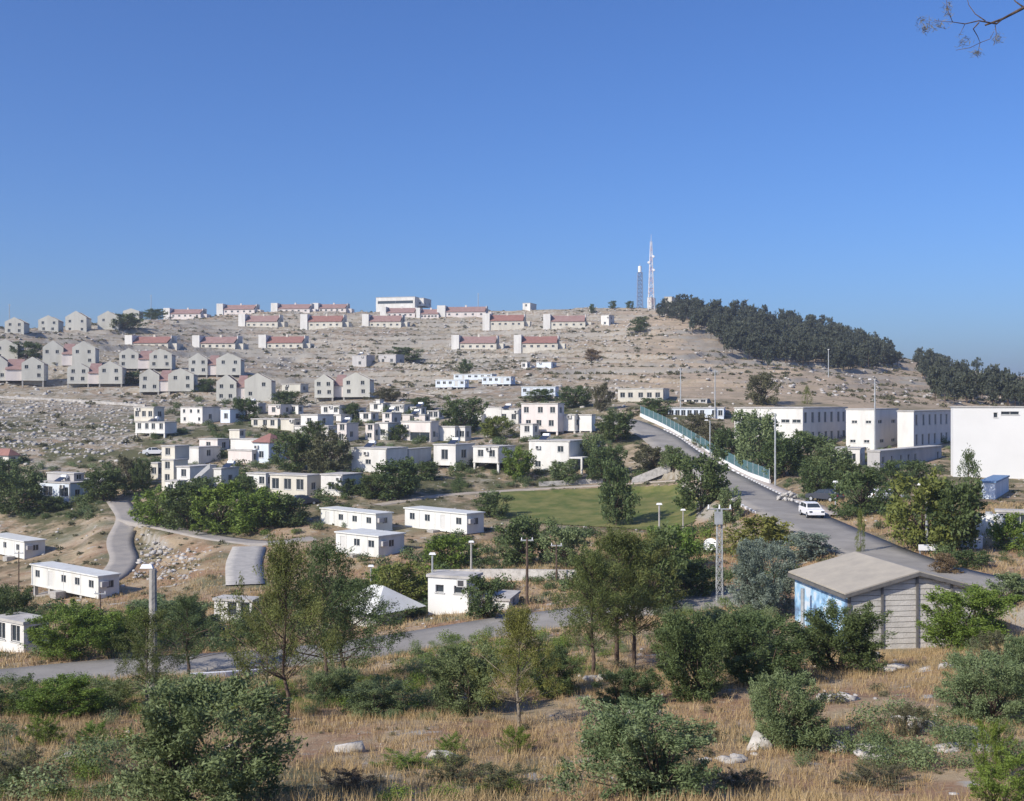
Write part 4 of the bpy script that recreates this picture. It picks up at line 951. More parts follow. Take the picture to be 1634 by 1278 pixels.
for i, (x, y, w_, h_, lm, lb) in enumerate([
    (20, 1140, 110, 60, L_dark, 'dark low bush below the lower road at the left edge'),
    (95, 1145, 120, 65, L_green, 'green bush below the lower road, second from the left edge'),
    (170, 1130, 110, 55, L_olive, 'grey-green bush below the lower road beside the slender pine'),
    (70, 1190, 70, 55, L_green, 'small green bush in the left foreground'),
    (150, 1195, 60, 50, L_green, 'small upright green bush left of the big olive bush'),
    (30, 1250, 120, 55, L_scrub, 'low scrub bush in the bottom left corner'),
    (210, 1255, 80, 45, L_scrub, 'low scrub clump beside the big olive bush'),
    (120, 1048, 130, 85, L_green, 'bright yellow-green bush above the lower road on the left'),
    (200, 1040, 90, 70, L_green, 'dark green hedge bush beside the lower road on the left'),
    (20, 1035, 90, 100, L_dark, 'dark tree before the low white house at the left edge'),
    (270, 1020, 130, 70, L_olive, 'olive-green bush on the bank above the lower road'),
    (720, 1245, 100, 45, L_scrub, 'low brown-green scrub at the bottom centre'),
    (800, 1262, 110, 45, L_scrub, 'low scrub clump right of the bottom centre'),
    (720, 1205, 55, 35, L_green, 'small green tuft behind the grey boulder at the bottom'),
    (825, 1200, 45, 50, L_green, 'small upright green shrub in the dry grass at centre'),
    (650, 1225, 100, 25, L_green, 'flat green patch of low shrub near the pale boulder'),
    (1450, 1175, 70, 60, L_scrub, 'thin pale shrub on the dry slope at right'),
    (1400, 1255, 120, 35, L_scrub, 'low dry scrub at the bottom right'),
    (1180, 1262, 90, 40, L_scrub, 'low dry scrub right of the rounded olive bush'),
    (560, 1262, 90, 40, L_brown, 'brown dry scrub at the bottom, left of centre'),
    (1590, 1060, 70, 60, L_scrub, 'pale scrub on the slope right of the shed')]):
    tree(lb, x, y, w_, h_, lm, 'shrub' if h_ < 62 else 'olive', 'shrub' if h_ < 62 else 'bush')

# -- valley floor
T = tree
T('silver-leaved tree left of the shed', 1218, 978, 105, 118, L_silver, 'olive')
T('yellow-green bush below the main road', 1212, 885, 115, 65, L_yellow, 'bush', 'bush')
T('silvery bush between the shed and the main road', 1290, 892, 90, 45, L_silver, 'bush', 'bush')
T('green bush beside the steel pylon', 1072, 915, 90, 80, L_green, 'bush', 'bush')
T('dark bush right of the three central pines', 1105, 950, 90, 60, L_dark, 'bush', 'bush')
T('dark green tree standing alone on the lawn', 984, 838, 62, 100, L_dark, 'round')
T('big dense tree between lawn and main road', 1118, 815, 92, 90, L_dark, 'round')
T('slim grey-green tree right of the big dense one', 1165, 835, 42, 60, L_olive, 'round')
T('dark bush on the left end of the lawn', 786, 826, 62, 42, L_dark, 'bush', 'bush')
T('green tree below the lawn, behind the lamp posts', 832, 900, 80, 72, L_dark, 'round')
T('green bush right of the nearest mobile home', 716, 908, 78, 58, L_green, 'bush', 'bush')
T('round dark tree in front of the white boxy house', 772, 986, 66, 66, L_dark, 'round')
T('yellow-green bush left of the white boxy house', 640, 965, 90, 70, L_yellow, 'bush', 'bush')
T('low green bush beside the pavilion', 610, 950, 60, 50, L_green, 'bush', 'bush')
T('dark tree behind the pavilion', 560, 985, 75, 65, L_dark, 'round')
T('green bush at the left end of the retaining wall', 690, 950, 50, 40, L_green, 'bush', 'bush')
T('dark tree in the gap below the lawn', 905, 905, 70, 65, L_olive, 'round')
T('big round yellow-green tree by the main road at right', 1470, 878, 120, 125, L_yellow, 'round')
T('dark tree joined to the big round one at right', 1528, 880, 100, 110, L_dark, 'round')
T('pointed conifer before the white hall', 1545, 800, 48, 78, L_dark, 'cypress')
T('green tree with thin trunk behind the parked car', 1378, 822, 85, 72, L_dark, 'round')
T('narrow pale cypress beside the main road', 1373, 882, 18, 66, L_yellow, 'cypress')
T('dark tree above the stone heap at the roadside', 1302, 788, 55, 52, L_dark, 'round')
T('green bush at the right edge by the white tank', 1612, 878, 60, 62, L_green, 'bush', 'bush')
T('brown bush beside the white barrier', 1508, 915, 48, 34, L_brown, 'bush', 'bush')
T('dark bush right of the brown one, before white crates', 1545, 905, 60, 30, L_dark, 'bush', 'bush')
T('olive tree behind the timber shed, right side', 1610, 960, 80, 45, L_olive, 'bush', 'bush')
for i, (x, y, w_, h_, lm) in enumerate([(1208,748,72,92,L_olive),(1165,735,60,55,L_dark),(1252,760,80,62,L_dark),(1290,745,75,55,L_dark),(1330,765,70,55,L_olive),(1195,720,50,45,L_olive),(1135,712,50,40,L_scrub),(1110,690,46,32,L_scrub),(1420,775,60,42,L_dark),(1352,770,50,40,L_dark),(1455,770,60,38,L_dark),(1240,725,46,40,L_olive)]):
    T(['tall grey-green tree before the white school wing','dark tree halfway along the teal fence','dark tree at the lower end of the teal fence','dark tree before the grey school windows','grey-green tree before the low white store','small grey-green tree left of the tall school tree','low bush behind the middle of the teal fence','low bush behind the upper end of the teal fence','dark tree before the grey annex','small dark tree left of the grey annex','dark bush right of the grey annex front','grey-green tree under the school wing corner'][i], x, y, w_, h_, lm, 'round' if h_ > 42 else 'bush', 'tree' if h_ > 42 else 'bush', 'trees before the school')
# -- among the houses
for x, y, w_, h_, lm, lb in [
    (738,690,66,58,L_dark,'dark tree between the carport house and the low white one'), (985,705,66,46,L_dark,'dark tree at the top bend of the main road'), (960,655,30,42,L_scrub,'slim brownish tree left of the long beige hall'),
    (1045,660,60,26,L_dark,'dark bushes below the long beige hall'), (915,650,50,34,L_dark,'dark tree behind the tall beige house'), (860,640,50,20,L_dark,'dark bush under the lavender mobile home'),
    (475,752,70,62,L_dark,'large dark tree left of the big plain white house'), (525,755,66,70,L_scrub,'large brown-green tree beside the big plain white house'), (500,700,46,30,L_dark,'dark tree behind the stepped white house'),
    (635,796,88,62,L_dark,'wide dark tree below the big plain white house'), (595,795,50,40,L_dark,'dark tree left of the wide one below the white house'), (680,765,50,30,L_dark,'dark bush in the shade of the grey-sided house'),
    (825,765,52,50,L_green,'green tree between the pillared and the largest white house'), (900,770,50,36,L_olive,'grey-green bush before the porch of the largest white house'), (965,770,60,62,L_dark,'dark tree right of the largest white house'),
    (945,745,40,50,L_olive,'grey-green tree beside the porch'), (1040,755,60,40,L_scrub,'yellow-brown bush above the lawn'), (1075,750,40,36,L_olive,'grey-green bush above the lawn beside the road'),
    (790,700,50,36,L_yellow,'yellow-green bush before the low white house'), (250,840,80,62,L_green,'bright green tree at the left end of the tree belt'), (300,845,90,75,L_dark,'dark green tree, second in the tree belt'),
    (355,850,95,78,L_green,'green tree in the middle of the tree belt'), (405,848,85,66,L_green,'bright green tree, fourth in the tree belt'), (450,838,80,50,L_dark,'dark bush at the right end of the tree belt'),
    (330,800,70,40,L_dark,'dark bush under the outside stair'), (385,790,50,32,L_dark,'dark bush below the shaded white house'), (555,790,50,28,L_dark,'dark bush below the white house right of the wide cream one'),
    (165,800,70,50,L_dark,'dark tree right of the far left house'), (205,780,50,50,L_scrub,'brown-green tree left of the cluster'), (228,785,30,50,L_dark,'slim dark tree beside the narrow cream house'),
    (30,820,80,66,L_dark,'dark tree below the reddish-roofed house at left'), (80,815,60,24,L_dark,'dark bush before the far left house'), (10,780,60,50,L_dark,'dark tree at the left edge of the settlement'),
    (390,672,50,36,L_dark,'dark tree right of the bright white box house'), (460,650,50,28,L_dark,'dark bush left of the lone twin-gabled house'), (620,640,50,22,L_scrub,'olive scrub right of the lone twin-gabled house'),
    (670,655,50,22,L_dark,'dark bush at the top of the tight cluster'), (560,668,40,26,L_dark,'dark tree in the middle of the upper white houses'), (640,702,46,26,L_dark,'dark bush before the tight cluster'),
    (1215,646,52,50,L_scrub,'broad conical brown-green tree on the hill edge above the school'), (1288,645,16,28,L_yellow,'narrow yellow-green cypress above the school'), (1022,530,36,24,L_dark,'dark bush on the bare hilltop below the masts'),
    (945,576,26,18,L_brown,'dark brown bush on the bare right slope'), (742,600,22,26,L_dark,'dark bush above the pale blue mobile homes'), (645,575,60,22,L_dark,'dark scrub patch in the middle of the hillside'),
    (45,570,50,26,L_dark,'dark tree between gabled houses at left'), (200,525,60,26,L_dark,'dark scrub on the left skyline'), (330,625,40,22,L_dark,'dark bush between gabled pairs in the front row'), (205,615,50,22,L_dark,'dark bush right of the second gabled pair'),
    (245,508,44,18,L_dark,'small dark bush beside the top left red roof'), (978,482,14,12,L_dark,'tiny dark tree on the bare skyline left of the masts'), (1005,487,14,12,L_dark,'tiny dark tree at the foot of the masts'), (945,500,12,16,L_dark,'small upright tree behind the rightmost red roof')]:
    T(lb, x, y, w_, h_, lm, ('cypress' if w_ < 18 and h_ > 20 else 'round' if h_ > 32 else 'bush'), 'tree' if h_ > 32 else 'bush')
# -- pine wood
WOOD = np.array([(1047,503),(1062,497),(1120,501),(1200,507),(1270,512),(1310,524),(1360,541),(1415,566),(1436,588),(1380,592),(1300,588),(1195,580),(1152,553),(1108,526)], float)
WOOD2 = np.array([(1464,592),(1488,578),(1520,590),(1560,612),(1600,630),(1650,640),(1690,643),(1690,652),(1500,644),(1480,622)], float)
def pine_wood():
    Vs, Qs, Ts = [], [], []; off = 0; tmb = MB(); placed = []
    for poly, n in ((WOOD, 420), (WOOD2, 85)):
        x0, x1, y0, y1 = poly[:,0].min(), poly[:,0].max(), poly[:,1].min(), poly[:,1].max(); k = 0; tries = 0
        while k < n and tries < 6000:
            tries += 1; px, py = RS.uniform(x0, x1), RS.uniform(y0, y1)
            if not inpoly(np.array([px]), np.array([py]), poly)[0]: continue
            p = hit(px, py, H0, _YC)
            if p is None: continue
            if any((p.x-q[0])**2+(p.y-q[1])**2 < 3.2 for q in placed): continue
            placed.append((p.x, p.y)); k += 1; yield p
def build_wood():
    Vs, Qs, Ts = [], [], []; off = 0; tm = MB(); i = 0
    for p in list(pine_wood()):
        tr, cr = KIND[f'farpine{i%5}']; i += 1
        h_ = RS.uniform(4.6, 9.6); w_ = h_*RS.uniform(.62, .85); a = RS.rand()*6.28
        n = len(cr.vertices); V = np.empty(n*3, np.float32); cr.vertices.foreach_get('co', V); V = V.reshape(-1,3)
        t = np.empty(len(cr.polygons), np.float32); cr.attributes['tone'].data.foreach_get('value', t)
        X = V[:,0]*math.cos(a)-V[:,1]*math.sin(a); Y = V[:,0]*math.sin(a)+V[:,1]*math.cos(a)
        Vs.append(np.stack([X*w_+p.x, Y*w_+p.y, V[:,2]*h_+p.z], 1)); Qs.append(np.arange(n).reshape(-1,4)+off); off += n; Ts.append(np.clip(t*.7+RS.uniform(-.15,.35), 0, 1))
        tm.tube([(p.x,p.y,p.z-.5),(p.x,p.y,p.z+h_*.8)], [.17,.05], 5, False)
    me = raw_mesh('pine_wood', np.concatenate(Vs), np.concatenate(Qs), L_fpine, False, np.concatenate(Ts))
    o = link('pine_wood', me); tag(o, 'dense dark pine wood covering the right shoulder of the hill', 'wood', kind='stuff')
    k = tm.build('trunks', bark, o); k['kind'] = 'stuff'
build_wood()
for x, y, h_, lb in [(1052,508,22,'dark pine at the left tip of the wood, below the masts'),(1105,532,26,'dark pine on the lower left edge of the wood'),(1160,566,32,'tall dark pine at the lowest left corner of the wood'),(1225,586,30,'dark pine at the front edge of the wood, left of the lamp'),(1345,592,30,'dark pine at the front edge of the wood, right of the lamp'),(1420,586,26,'dark pine at the right end of the wood'),(1468,582,26,'slim dark pine standing in the gap between the two woods'),(1492,640,50,'dark pine at the near left end of the smaller wood'),(1560,600,28,'dark pine on the skyline of the smaller wood')]:
    tree(lb, x, y, h_*.62, h_, L_fpine, 'farpine', 'tree')

# -- hillside scrub and stones, nobody could count them
def scatter(n, pxr, pyr, accept=None):
    out = []
    while len(out) < n:
        px, py = RS.uniform(*pxr), RS.uniform(*pyr)
        if accept and not accept(px, py): continue
        p = hit(px, py, H0, _YC)
        if p is None: continue
        out.append((p.x, p.y, p.z))
    return np.array(out)
def world_scatter(n, y0, y1, pad=170):
    n = int(n*1.15)
    Y = np.sqrt(RS.uniform(y0**2, y1**2, n)); p = RS.uniform(-pad, 1634+pad, n); X = (p-CX)/F*Y
    return np.stack([X, Y, HT(X, Y)], 1)
def off_road(P, extra=.4):
    k = np.ones(len(P), bool)
    for Q, hw in CARVE: k &= polydist(P[:,0], P[:,1], Q)[0] > hw+extra
    return P[k & ~inpoly(P[:,0], P[:,1], LP)]
def merged(name, tmplV, tmplQ, P, size, m, tone=None, zs=1.0, label=None, cat=None):
    n = len(P); k = len(tmplV); a = RS.rand(n)*6.283; s = size(n)
    ca, sa = np.cos(a)[:,None], np.sin(a)[:,None]; sy = RS.uniform(.6, 1.3, n)[:,None]
    X = (tmplV[None,:,0]*ca - tmplV[None,:,1]*sy*sa)*s[:,None] + P[:,0:1]; Y = (tmplV[None,:,0]*sa + tmplV[None,:,1]*sy*ca)*s[:,None] + P[:,1:2]
    Z = tmplV[None,:,2]*s[:,None]*(zs*RS.uniform(.6,1.3,n))[:,None] + P[:,2:3]
    V = np.stack([X, Y, Z], 2).reshape(-1,3); Q = (tmplQ[None]+(np.arange(n)*k)[:,None,None]).reshape(-1, tmplQ.shape[1])
    tn = np.repeat(RS.rand(n), len(tmplQ))*.6+RS.rand(n*len(tmplQ))*.4
    o = link(name, raw_mesh(name, V, Q, m, False, tn)); tag(o, label, cat, kind='stuff'); return o
def rock_tmpl(seed, sub=1):
    bm = bmesh.new(); bmesh.ops.create_icosphere(bm, subdivisions=sub, radius=.5); r = random.Random(seed)
    for v in bm.verts:
        f = r.uniform(.72, 1.2); v.co = Vector((v.co.x*f, v.co.y*f*.8, max(-.2, v.co.z*f*.62)))
    bmesh.ops.triangulate(bm, faces=bm.faces[:]); V = np.array([v.co[:] for v in bm.verts]); bm.verts.index_update()
    Q = np.array([[v.index for v in f.verts] for f in bm.faces]); bm.free(); return V, Q
rv, rq = rock_tmpl(1)
def stony(X, Y): return fbm(X*.03+3, Y*.03)
Pk = off_road(world_scatter(13000, 205, 640)); Pk = Pk[stony(Pk[:,0], Pk[:,1]) - .3*np.clip((Pk[:,0]-.08*Pk[:,1]-5)/40, 0, 1) > RS.uniform(-.22, .22, len(Pk))]
Pk2 = off_road(world_scatter(34000, 285, 640)); Pk2 = Pk2[H0(Pk2[:,0], Pk2[:,1], True) > .80]; Pk2 = Pk2[fbm(Pk2[:,0]*.04+90, Pk2[:,1]*.02) > RS.uniform(-.25, .15, len(Pk2))]
merged('terrace_stones', rv, rq, Pk2, lambda n: .4+1.5*RS.rand(n)**2, limepale, zs=.9, label='rough stone edges of the old hillside terraces', cat='stones')
merged('hillside_stones', rv, rq, Pk, lambda n: .35+1.4*RS.rand(n)**3, limepale, label='loose grey limestone strewn over the terraced hillside', cat='stones')
Pk = off_road(scatter(1300, (-60, 270), (642, 745), lambda x, y: RS.rand() < np.clip((250-x)/90, 0, 1)*np.clip((740-y)/40, .1, 1)))
merged('field_stones', rv, rq, Pk, lambda n: .3+1.2*RS.rand(n)**3, limestone, label='dense grey stones of the rocky field at far left', cat='stones')
Pk = off_road(world_scatter(1500, 100, 205))
merged('valley_stones', rv, rq, Pk, lambda n: .15+.5*RS.rand(n)**3, limepale, label='scattered pale stones between the houses and mobile homes', cat='stones')
Pk = off_road(world_scatter(900, 27, 100))
merged('small_stones', rv, rq, Pk, lambda n: .06+.28*RS.rand(n)**3, limepale, label='small pale stones lying in the dry grass', cat='stones')
Pk = off_road(scatter(420, (208, 352), (852, 925)))
merged('rubble', rv, rq, Pk, lambda n: .2+.9*RS.rand(n)**2.5, limepale, label='pale rubble on the slope between the two paths', cat='stones')
def tuft(n, leaf, flat):
    V, Q, t = leaves([(0,0,.22,.45,.45,flat)], n, leaf, shell=.3, asp=.5); return V, Q
tv, tq = tuft(48, .26, .28)
Pk = off_road(world_scatter(22000, 200, 640)); Pk = Pk[fbm(Pk[:,0]*.05+200, Pk[:,1]*.035)+.10*(H0(Pk[:,0], Pk[:,1], True) > .6) > RS.uniform(-.08, .22, len(Pk))]
merged('hillside_scrub', tv, tq, Pk, lambda n: .4+2.4*RS.rand(n)**3, L_scrub, zs=.75, label='low brownish scrub dotted over the hillside', cat='scrub')
Pk = off_road(world_scatter(2600, 90, 205))
merged('valley_scrub', tv, tq, Pk, lambda n: .3+1.1*RS.rand(n)**2, L_scrub, zs=.7, label='low scrub between the houses and mobile homes', cat='scrub')
Pk = off_road(world_scatter(1100, 27, 95)); Pk = Pk[fbm(Pk[:,0]*.09, Pk[:,1]*.09) > RS.uniform(-.2, .12, len(Pk))]
tv2, tq2 = tuft(260, .11, .3)
merged('ground_scrub', tv2, tq2, Pk, lambda n: .25+.8*RS.rand(n)**2, L_scrub, zs=.7, label='low grey-green scrub in the foreground grass', cat='scrub')
def undergrowth(name, zones, m, label, smin, smax, dens):
    P = np.concatenate([scatter(int(n*dens), (x0, x1), (y0, y1)) for x0, x1, y0, y1, n in zones]); P = off_road(P, .6)
    k = fbm(P[:,0]*.12+70, P[:,1]*.12) > RS.uniform(-.35, .12, len(P))
    merged(name, *((tv4, tq4) if smax < 2 else (tv3, tq3)), P[k], lambda n: smin+(smax-smin)*RS.rand(n)**1.6, m, zs=.8, label=label, cat='undergrowth')
tv3, tq3 = tuft(420, .10, .36)
tv4, tq4 = tuft(900, .055, .36)
undergrowth('bank_undergrowth', [(-40,420,1092,1150,150),(430,700,1075,1140,60),(640,1000,1015,1075,120),(1040,1300,965,1060,120),(-40,200,1170,1285,45),(600,900,1215,1285,20)], L_green, 'green undergrowth along the banks of the lower road', .5, 1.5, 1.0)
undergrowth('slope_undergrowth', [(-40,430,1092,1160,120),(640,1000,1010,1080,110),(1040,1290,955,1060,120),(480,720,1060,1150,90),(-40,220,1170,1285,45),(1500,1660,1000,1200,60),(1350,1660,1130,1230,35),(1250,1500,1190,1230,12)], L_olive, 'grey-green undergrowth on the foreground banks', .5, 1.7, 1.0)
undergrowth('valley_undergrowth', [(220,480,960,1045,120),(-30,200,975,1050,100),(580,720,880,985,70),(780,1130,850,960,190),(820,930,800,870,20),(1130,1300,815,960,90),(1240,1450,745,830,90),(1390,1640,800,900,90),(1100,1330,690,765,120),(700,800,860,920,40)], L_dark, 'dark shrubs filling the gaps on the valley floor', 1.0, 3.0, .8)
undergrowth('village_undergrowth', [(230,560,690,850,190),(560,980,640,800,230),(-20,230,735,830,120),(200,470,640,700,60),(950,1100,660,790,60)], L_dark, 'dark shrubs and hedges between the white houses', 1.0, 3.6, 1.3)
undergrowth('village_greenery', [(230,980,650,800,260),(0,220,740,830,60),(1100,1520,700,800,120)], L_olive, 'olive-green garden growth around the white houses and school', .8, 2.6, 1.0)
undergrowth('hedge_green', [(230,470,780,855,70),(600,700,900,965,25),(1010,1130,850,930,40),(1150,1290,820,890,40)], L_green, 'fresh green shrubs below the settlement', 1.0, 2.6, .9)
def grass(name, P, blades, h, wd, m, label):
    n = len(P)*blades; b = np.repeat(P, blades, 0); r = .16*h/.35
    x = b[:,0]+RS.normal(size=n)*r; y = b[:,1]+RS.normal(size=n)*r; z = b[:,2]
    a = RS.rand(n)*6.283; hh = h*(.4+.9*RS.rand(n)); ln = RS.normal(size=(n,2))*.4*hh[:,None]; dx, dy = np.cos(a)*wd, np.sin(a)*wd
    V = np.stack([np.stack([x-dx,y-dy,z-.05],1), np.stack([x+dx,y+dy,z-.05],1), np.stack([x+ln[:,0],y+ln[:,1],z+hh],1)], 1).reshape(-1,3)
    o = link(name, raw_mesh(name, V, np.arange(n*3).reshape(n,3), m, False, np.repeat(RS.rand(len(P)), blades)*.6+RS.rand(n)*.4)); tag(o, label, 'grass', kind='stuff')
Pk = off_road(world_scatter(17000, 24, 62)); Pk = Pk[fbm(Pk[:,0]*.16+40, Pk[:,1]*.16) > RS.uniform(-.3, .1, len(Pk))]
grass('dry_grass', Pk, 9, .30, .012, L_grass, 'dry straw-coloured grass covering the foreground slope')
Pk = off_road(world_scatter(24000, 62, 135)); Pk = Pk[fbm(Pk[:,0]*.1+40, Pk[:,1]*.1) > RS.uniform(-.3, .1, len(Pk))]
grass('valley_grass', Pk, 6, .38, .03, L_grass, 'dry grass on the valley floor and banks')

# -- boulders and slabs in the foreground
def hull_rock(seed, pieces):
    r = random.Random(seed); Vs, Qs, off = [], [], 0
    for k in range(pieces):
        cx, cy = (0, 0) if pieces == 1 else (r.uniform(-.42, .42), r.uniform(-.3, .3)); s = 1 if pieces == 1 else r.uniform(.35, .6)
        bm = bmesh.new()
        for q in range(11):
            a = r.random()*6.283; z = r.choice((-.3, r.uniform(-.1, .2), r.uniform(.1, .38))); e = r.uniform(.7, 1)*(.5 if z < .1 else .5-.75*max(0, z-.05)**.9)
            bm.verts.new((math.cos(a)*e, math.sin(a)*e*.8, z))
        h = bmesh.ops.convex_hull(bm, input=bm.verts[:]); bmesh.ops.delete(bm, geom=[v for v in bm.verts if not v.link_faces], context='VERTS'); bmesh.ops.triangulate(bm, faces=bm.faces[:]); bm.verts.index_update()
        V = np.array([v.co[:] for v in bm.verts])*np.array([s, s, 1.]) + np.array([cx, cy, r.uniform(-.06, .05)]); Vs.append(V); Qs.append(np.array([[v.index for v in f.verts] for f in bm.faces])+off); off += len(V); bm.free()
    return np.concatenate(Vs), np.concatenate(Qs)
def rock(label, px, py, wpx, hpx, seed, m=limepale, flat=False):
    p = hit(px, py); s = p.y/F; V, Q = hull_rock(seed, 6 if flat else 1); me = raw_mesh('boulder', V*np.array([wpx*s*1.45, wpx*s*(1.1 if flat else 1.0), hpx*s*2.1]), Q, m)
    o = link('rock_slab' if flat else 'boulder', me, None, (p.x, p.y, p.z+hpx*s*.22)); o.rotation_euler.z = random.uniform(-.4, .4); tag(o, label, 'rock', 'limestone rocks in the foreground')
for a in [('pale angular boulder in the dry grass left of bottom centre', 563,1200,46,24,2), ('dark grey boulder beside the small green tuft', 708,1216,60,24,3,limestone), ('white boulder at the foot of the light olive bush', 1212,1196,44,34,4),
          ('rounded white boulder right of the light olive bush', 1342,1200,36,24,5), ('flat white slab in the grass above the light olive bush', 1335,1118,56,12,6,limepale,True), ('pale boulder at the right end of the dark thicket', 1397,1058,22,20,7),
          ('long flat slab on the slope below the shed', 1445,1072,60,9,8,limepale,True), ('flat slab right of the one below the shed', 1535,1068,48,10,9,limepale,True), ('thin pale slab behind the rounded olive bush', 1028,1140,40,8,10,limepale,True),
          ('long pale ledge of rock in the lower right slope', 1420,1206,90,12,11,limepale,True), ('pale rock ledge running to the right edge, lower', 1545,1196,110,10,12,limepale,True), ('pale rock ledge up the right slope beside the bush', 1500,1160,90,9,13,limepale,True),
          ('small white stone cluster in the left foreground', 100,1212,40,14,14), ('pale flat rock under the dark straight pine', 965,1085,50,10,15,limestone,True), ('small white stone left of the rounded olive bush', 932,1186,14,9,16), ('pale stone at the path of dry grass, right of the rounded bush', 1160,1218,60,9,17,limepale,True)]:
    rock(*a)

# ------------------------------------------------------------------ poles, pylon, masts
def pole(label, px, py0, py1, lamp=None, m=None, rad=.09, name='lamp_post', cat='lamp post', D=None, arm=0.0, group='poles of the settlement'):
    p = hit(px, py0) if D is None else at(px, py0, D); h = (py0-py1)/F*p.y; root = empty(name, p, label, cat, group); m = m or concrete
    s = MB(); s.tube([(p.x,p.y,p.z-.6),(p.x,p.y,p.z+h*.5),(p.x,p.y,p.z+h)], [rad*1.4, rad*1.15, rad], 8); s.build('pole', m, root)
    if lamp:
        z = p.z+h; s = MB(); ax = p.x-arm
        if arm: s.tube([(p.x,p.y,z-.05),(p.x-arm*.5,p.y,z+.12),(ax,p.y,z+.1)], .045, 6); s.build('arm', m, root); s = MB()
        s.hexa([(ax-.28,p.y-.12,z+.03),(ax+.28,p.y-.12,z+.03),(ax+.28,p.y+.12,z+.03),(ax-.28,p.y+.12,z+.03),(ax-.2,p.y-.07,z+.2),(ax+.2,p.y-.07,z+.2),(ax+.2,p.y+.07,z+.2),(ax-.2,p.y+.07,z+.2)]); s.build('lamp_head', white_p, root)
    else:
        s = MB(); z = p.z+h*.96; s.hexa([(p.x-.5,p.y-.05,z-.05),(p.x+.5,p.y-.05,z-.05),(p.x+.5,p.y+.05,z-.05),(p.x-.5,p.y+.05,z-.05),(p.x-.5,p.y-.05,z+.05),(p.x+.5,p.y-.05,z+.05),(p.x+.5,p.y+.05,z+.05),(p.x-.5,p.y+.05,z+.05)]); s.build('cross_arm', steel, root)
        for dx in (-.42, .42):
            s = MB(); s.tube([(p.x+dx,p.y,z+.05),(p.x+dx,p.y,z+.22)], [.05,.035], 6); s.build('insulator', white_p, root)
    return root
pole('thick concrete lamp pole with white lamp rising from the slender pine', 244, 1125, 908, True, concrete, .16, arm=.25)
pole('grey lamp post in front of the white boxy house', 690, 978, 886, True, steel, .07)
pole('pale lamp post with white lamp behind the white boxy house', 752, 912, 866, True, concrete, .09)
pole('dark utility pole right of the white boxy house', 841, 965, 858, False, bark, .09, 'utility_pole', 'pole')
pole('thin dark pole left of the three central pines', 888, 930, 868, False, bark, .07, 'utility_pole', 'pole')
pole('thin pale pole before the lawn, right of the central pines', 1052, 900, 806, True, concrete, .08)
pole('tall grey lamp post at the lower end of the teal fence', 1237, 776, 660, True, steel, .10, arm=.8)
pole('short lamp post halfway along the teal fence', 1133, 735, 672, True, steel, .09, arm=.6)
pole('grey pole with white lamp before the big round tree', 1479, 882, 775, True, steel, .11, arm=.5)
pole('slim pole behind the white car', 1333, 812, 770, True, steel, .06)
pole('tall thin lamp post above the school roof', 1396, 722, 606, True, steel, .11, arm=.9)
pole('thin pole above the long pale blue building', 1086, 662, 588, False, steel, .10, 'utility_pole', 'pole')
pole('thin pole with a dark box above the school, left', 1141, 668, 590, False, steel, .10, 'utility_pole', 'pole')
pole('lamp post with white globe in front of the pine wood', 1322, 602, 558, True, steel, .12)
pole('thin mast on the skyline right of the white building', 763, 490, 462, False, steel, .14, 'utility_pole', 'pole')
pole('thin mast on the skyline above the left red roofs', 241, 505, 466, False, steel, .12, 'utility_pole', 'pole')
pole('thin mast on the skyline at far left', 15, 525, 486, False, steel, .12, 'utility_pole', 'pole')
pole('thin pole in the dry field at the left edge', 30, 955, 880, False, bark, .06, 'utility_pole', 'pole')
pole('thin pole in the field right of the long mobile home', 160, 1000, 945, False, bark, .05, 'utility_pole', 'pole')
pole('thin lamp post beside the pine of the pavilion', 592, 955, 905, True, steel, .05)
pole('lamp post on the lit lawn edge below the slim tree', 1090, 858, 815, True, concrete, .06)

def lattice(root, base, w0, w1, h, n, r, m, mats=None):
    bx, by, bz = base
    def corner(k, f):
        w_ = w0+(w1-w0)*f; sx, sy = ((-1,-1),(1,-1),(1,1),(-1,1))[k % 4]; return Vector((bx+sx*w_/2, by+sy*w_/2, bz+h*f))
    for k in range(4):
        s = MB(); s.tube([corner(k, 0)-Vector((0,0,.5)), corner(k, 1)], r, 5); s.build('leg', m, root)
    for i in range(n):
        s = MB(); f0, f1 = i/n, (i+1)/n
        for k in range(4):
            s.tube([corner(k, f0), corner(k+1, f1)], r*.55, 4); s.tube([corner(k+1, f0), corner(k, f1)], r*.55, 4); s.tube([corner(k, f1), corner(k+1, f1)], r*.55, 4)
        s.build('bracing', (mats[i % 2] if mats else m), root)
p = hit(1148, 962); hgt = (962-812)/F*p.y
pyl = empty('steel_pylon', p, 'pale lattice steel pylon with transformer box beside the lower road', 'pylon')
lattice(pyl, p, .46, .34, hgt, 10, .028, steel)
s = MB(); s.hexa([(p.x-.4,p.y-.5,p.z+hgt*.84),(p.x+.15,p.y-.5,p.z+hgt*.84),(p.x+.15,p.y-.2,p.z+hgt*.84),(p.x-.4,p.y-.2,p.z+hgt*.84),(p.x-.4,p.y-.5,p.z+hgt*.97),(p.x+.15,p.y-.5,p.z+hgt*.97),(p.x+.15,p.y-.2,p.z+hgt*.97),(p.x-.4,p.y-.2,p.z+hgt*.97)]); s.build('transformer', steel, pyl)
s = MB(); s.tube([(p.x-.9,p.y,p.z+hgt*.995),(p.x+.9,p.y,p.z+hgt*.995)], .05, 6); s.build('cross_arm', steel, pyl)
for dx in (-.8, 0, .8):
    s = MB(); s.tube([(p.x+dx,p.y,p.z+hgt),(p.x+dx,p.y,p.z+hgt+.3)], [.07,.04], 6); s.build('insulator', white_p, pyl)
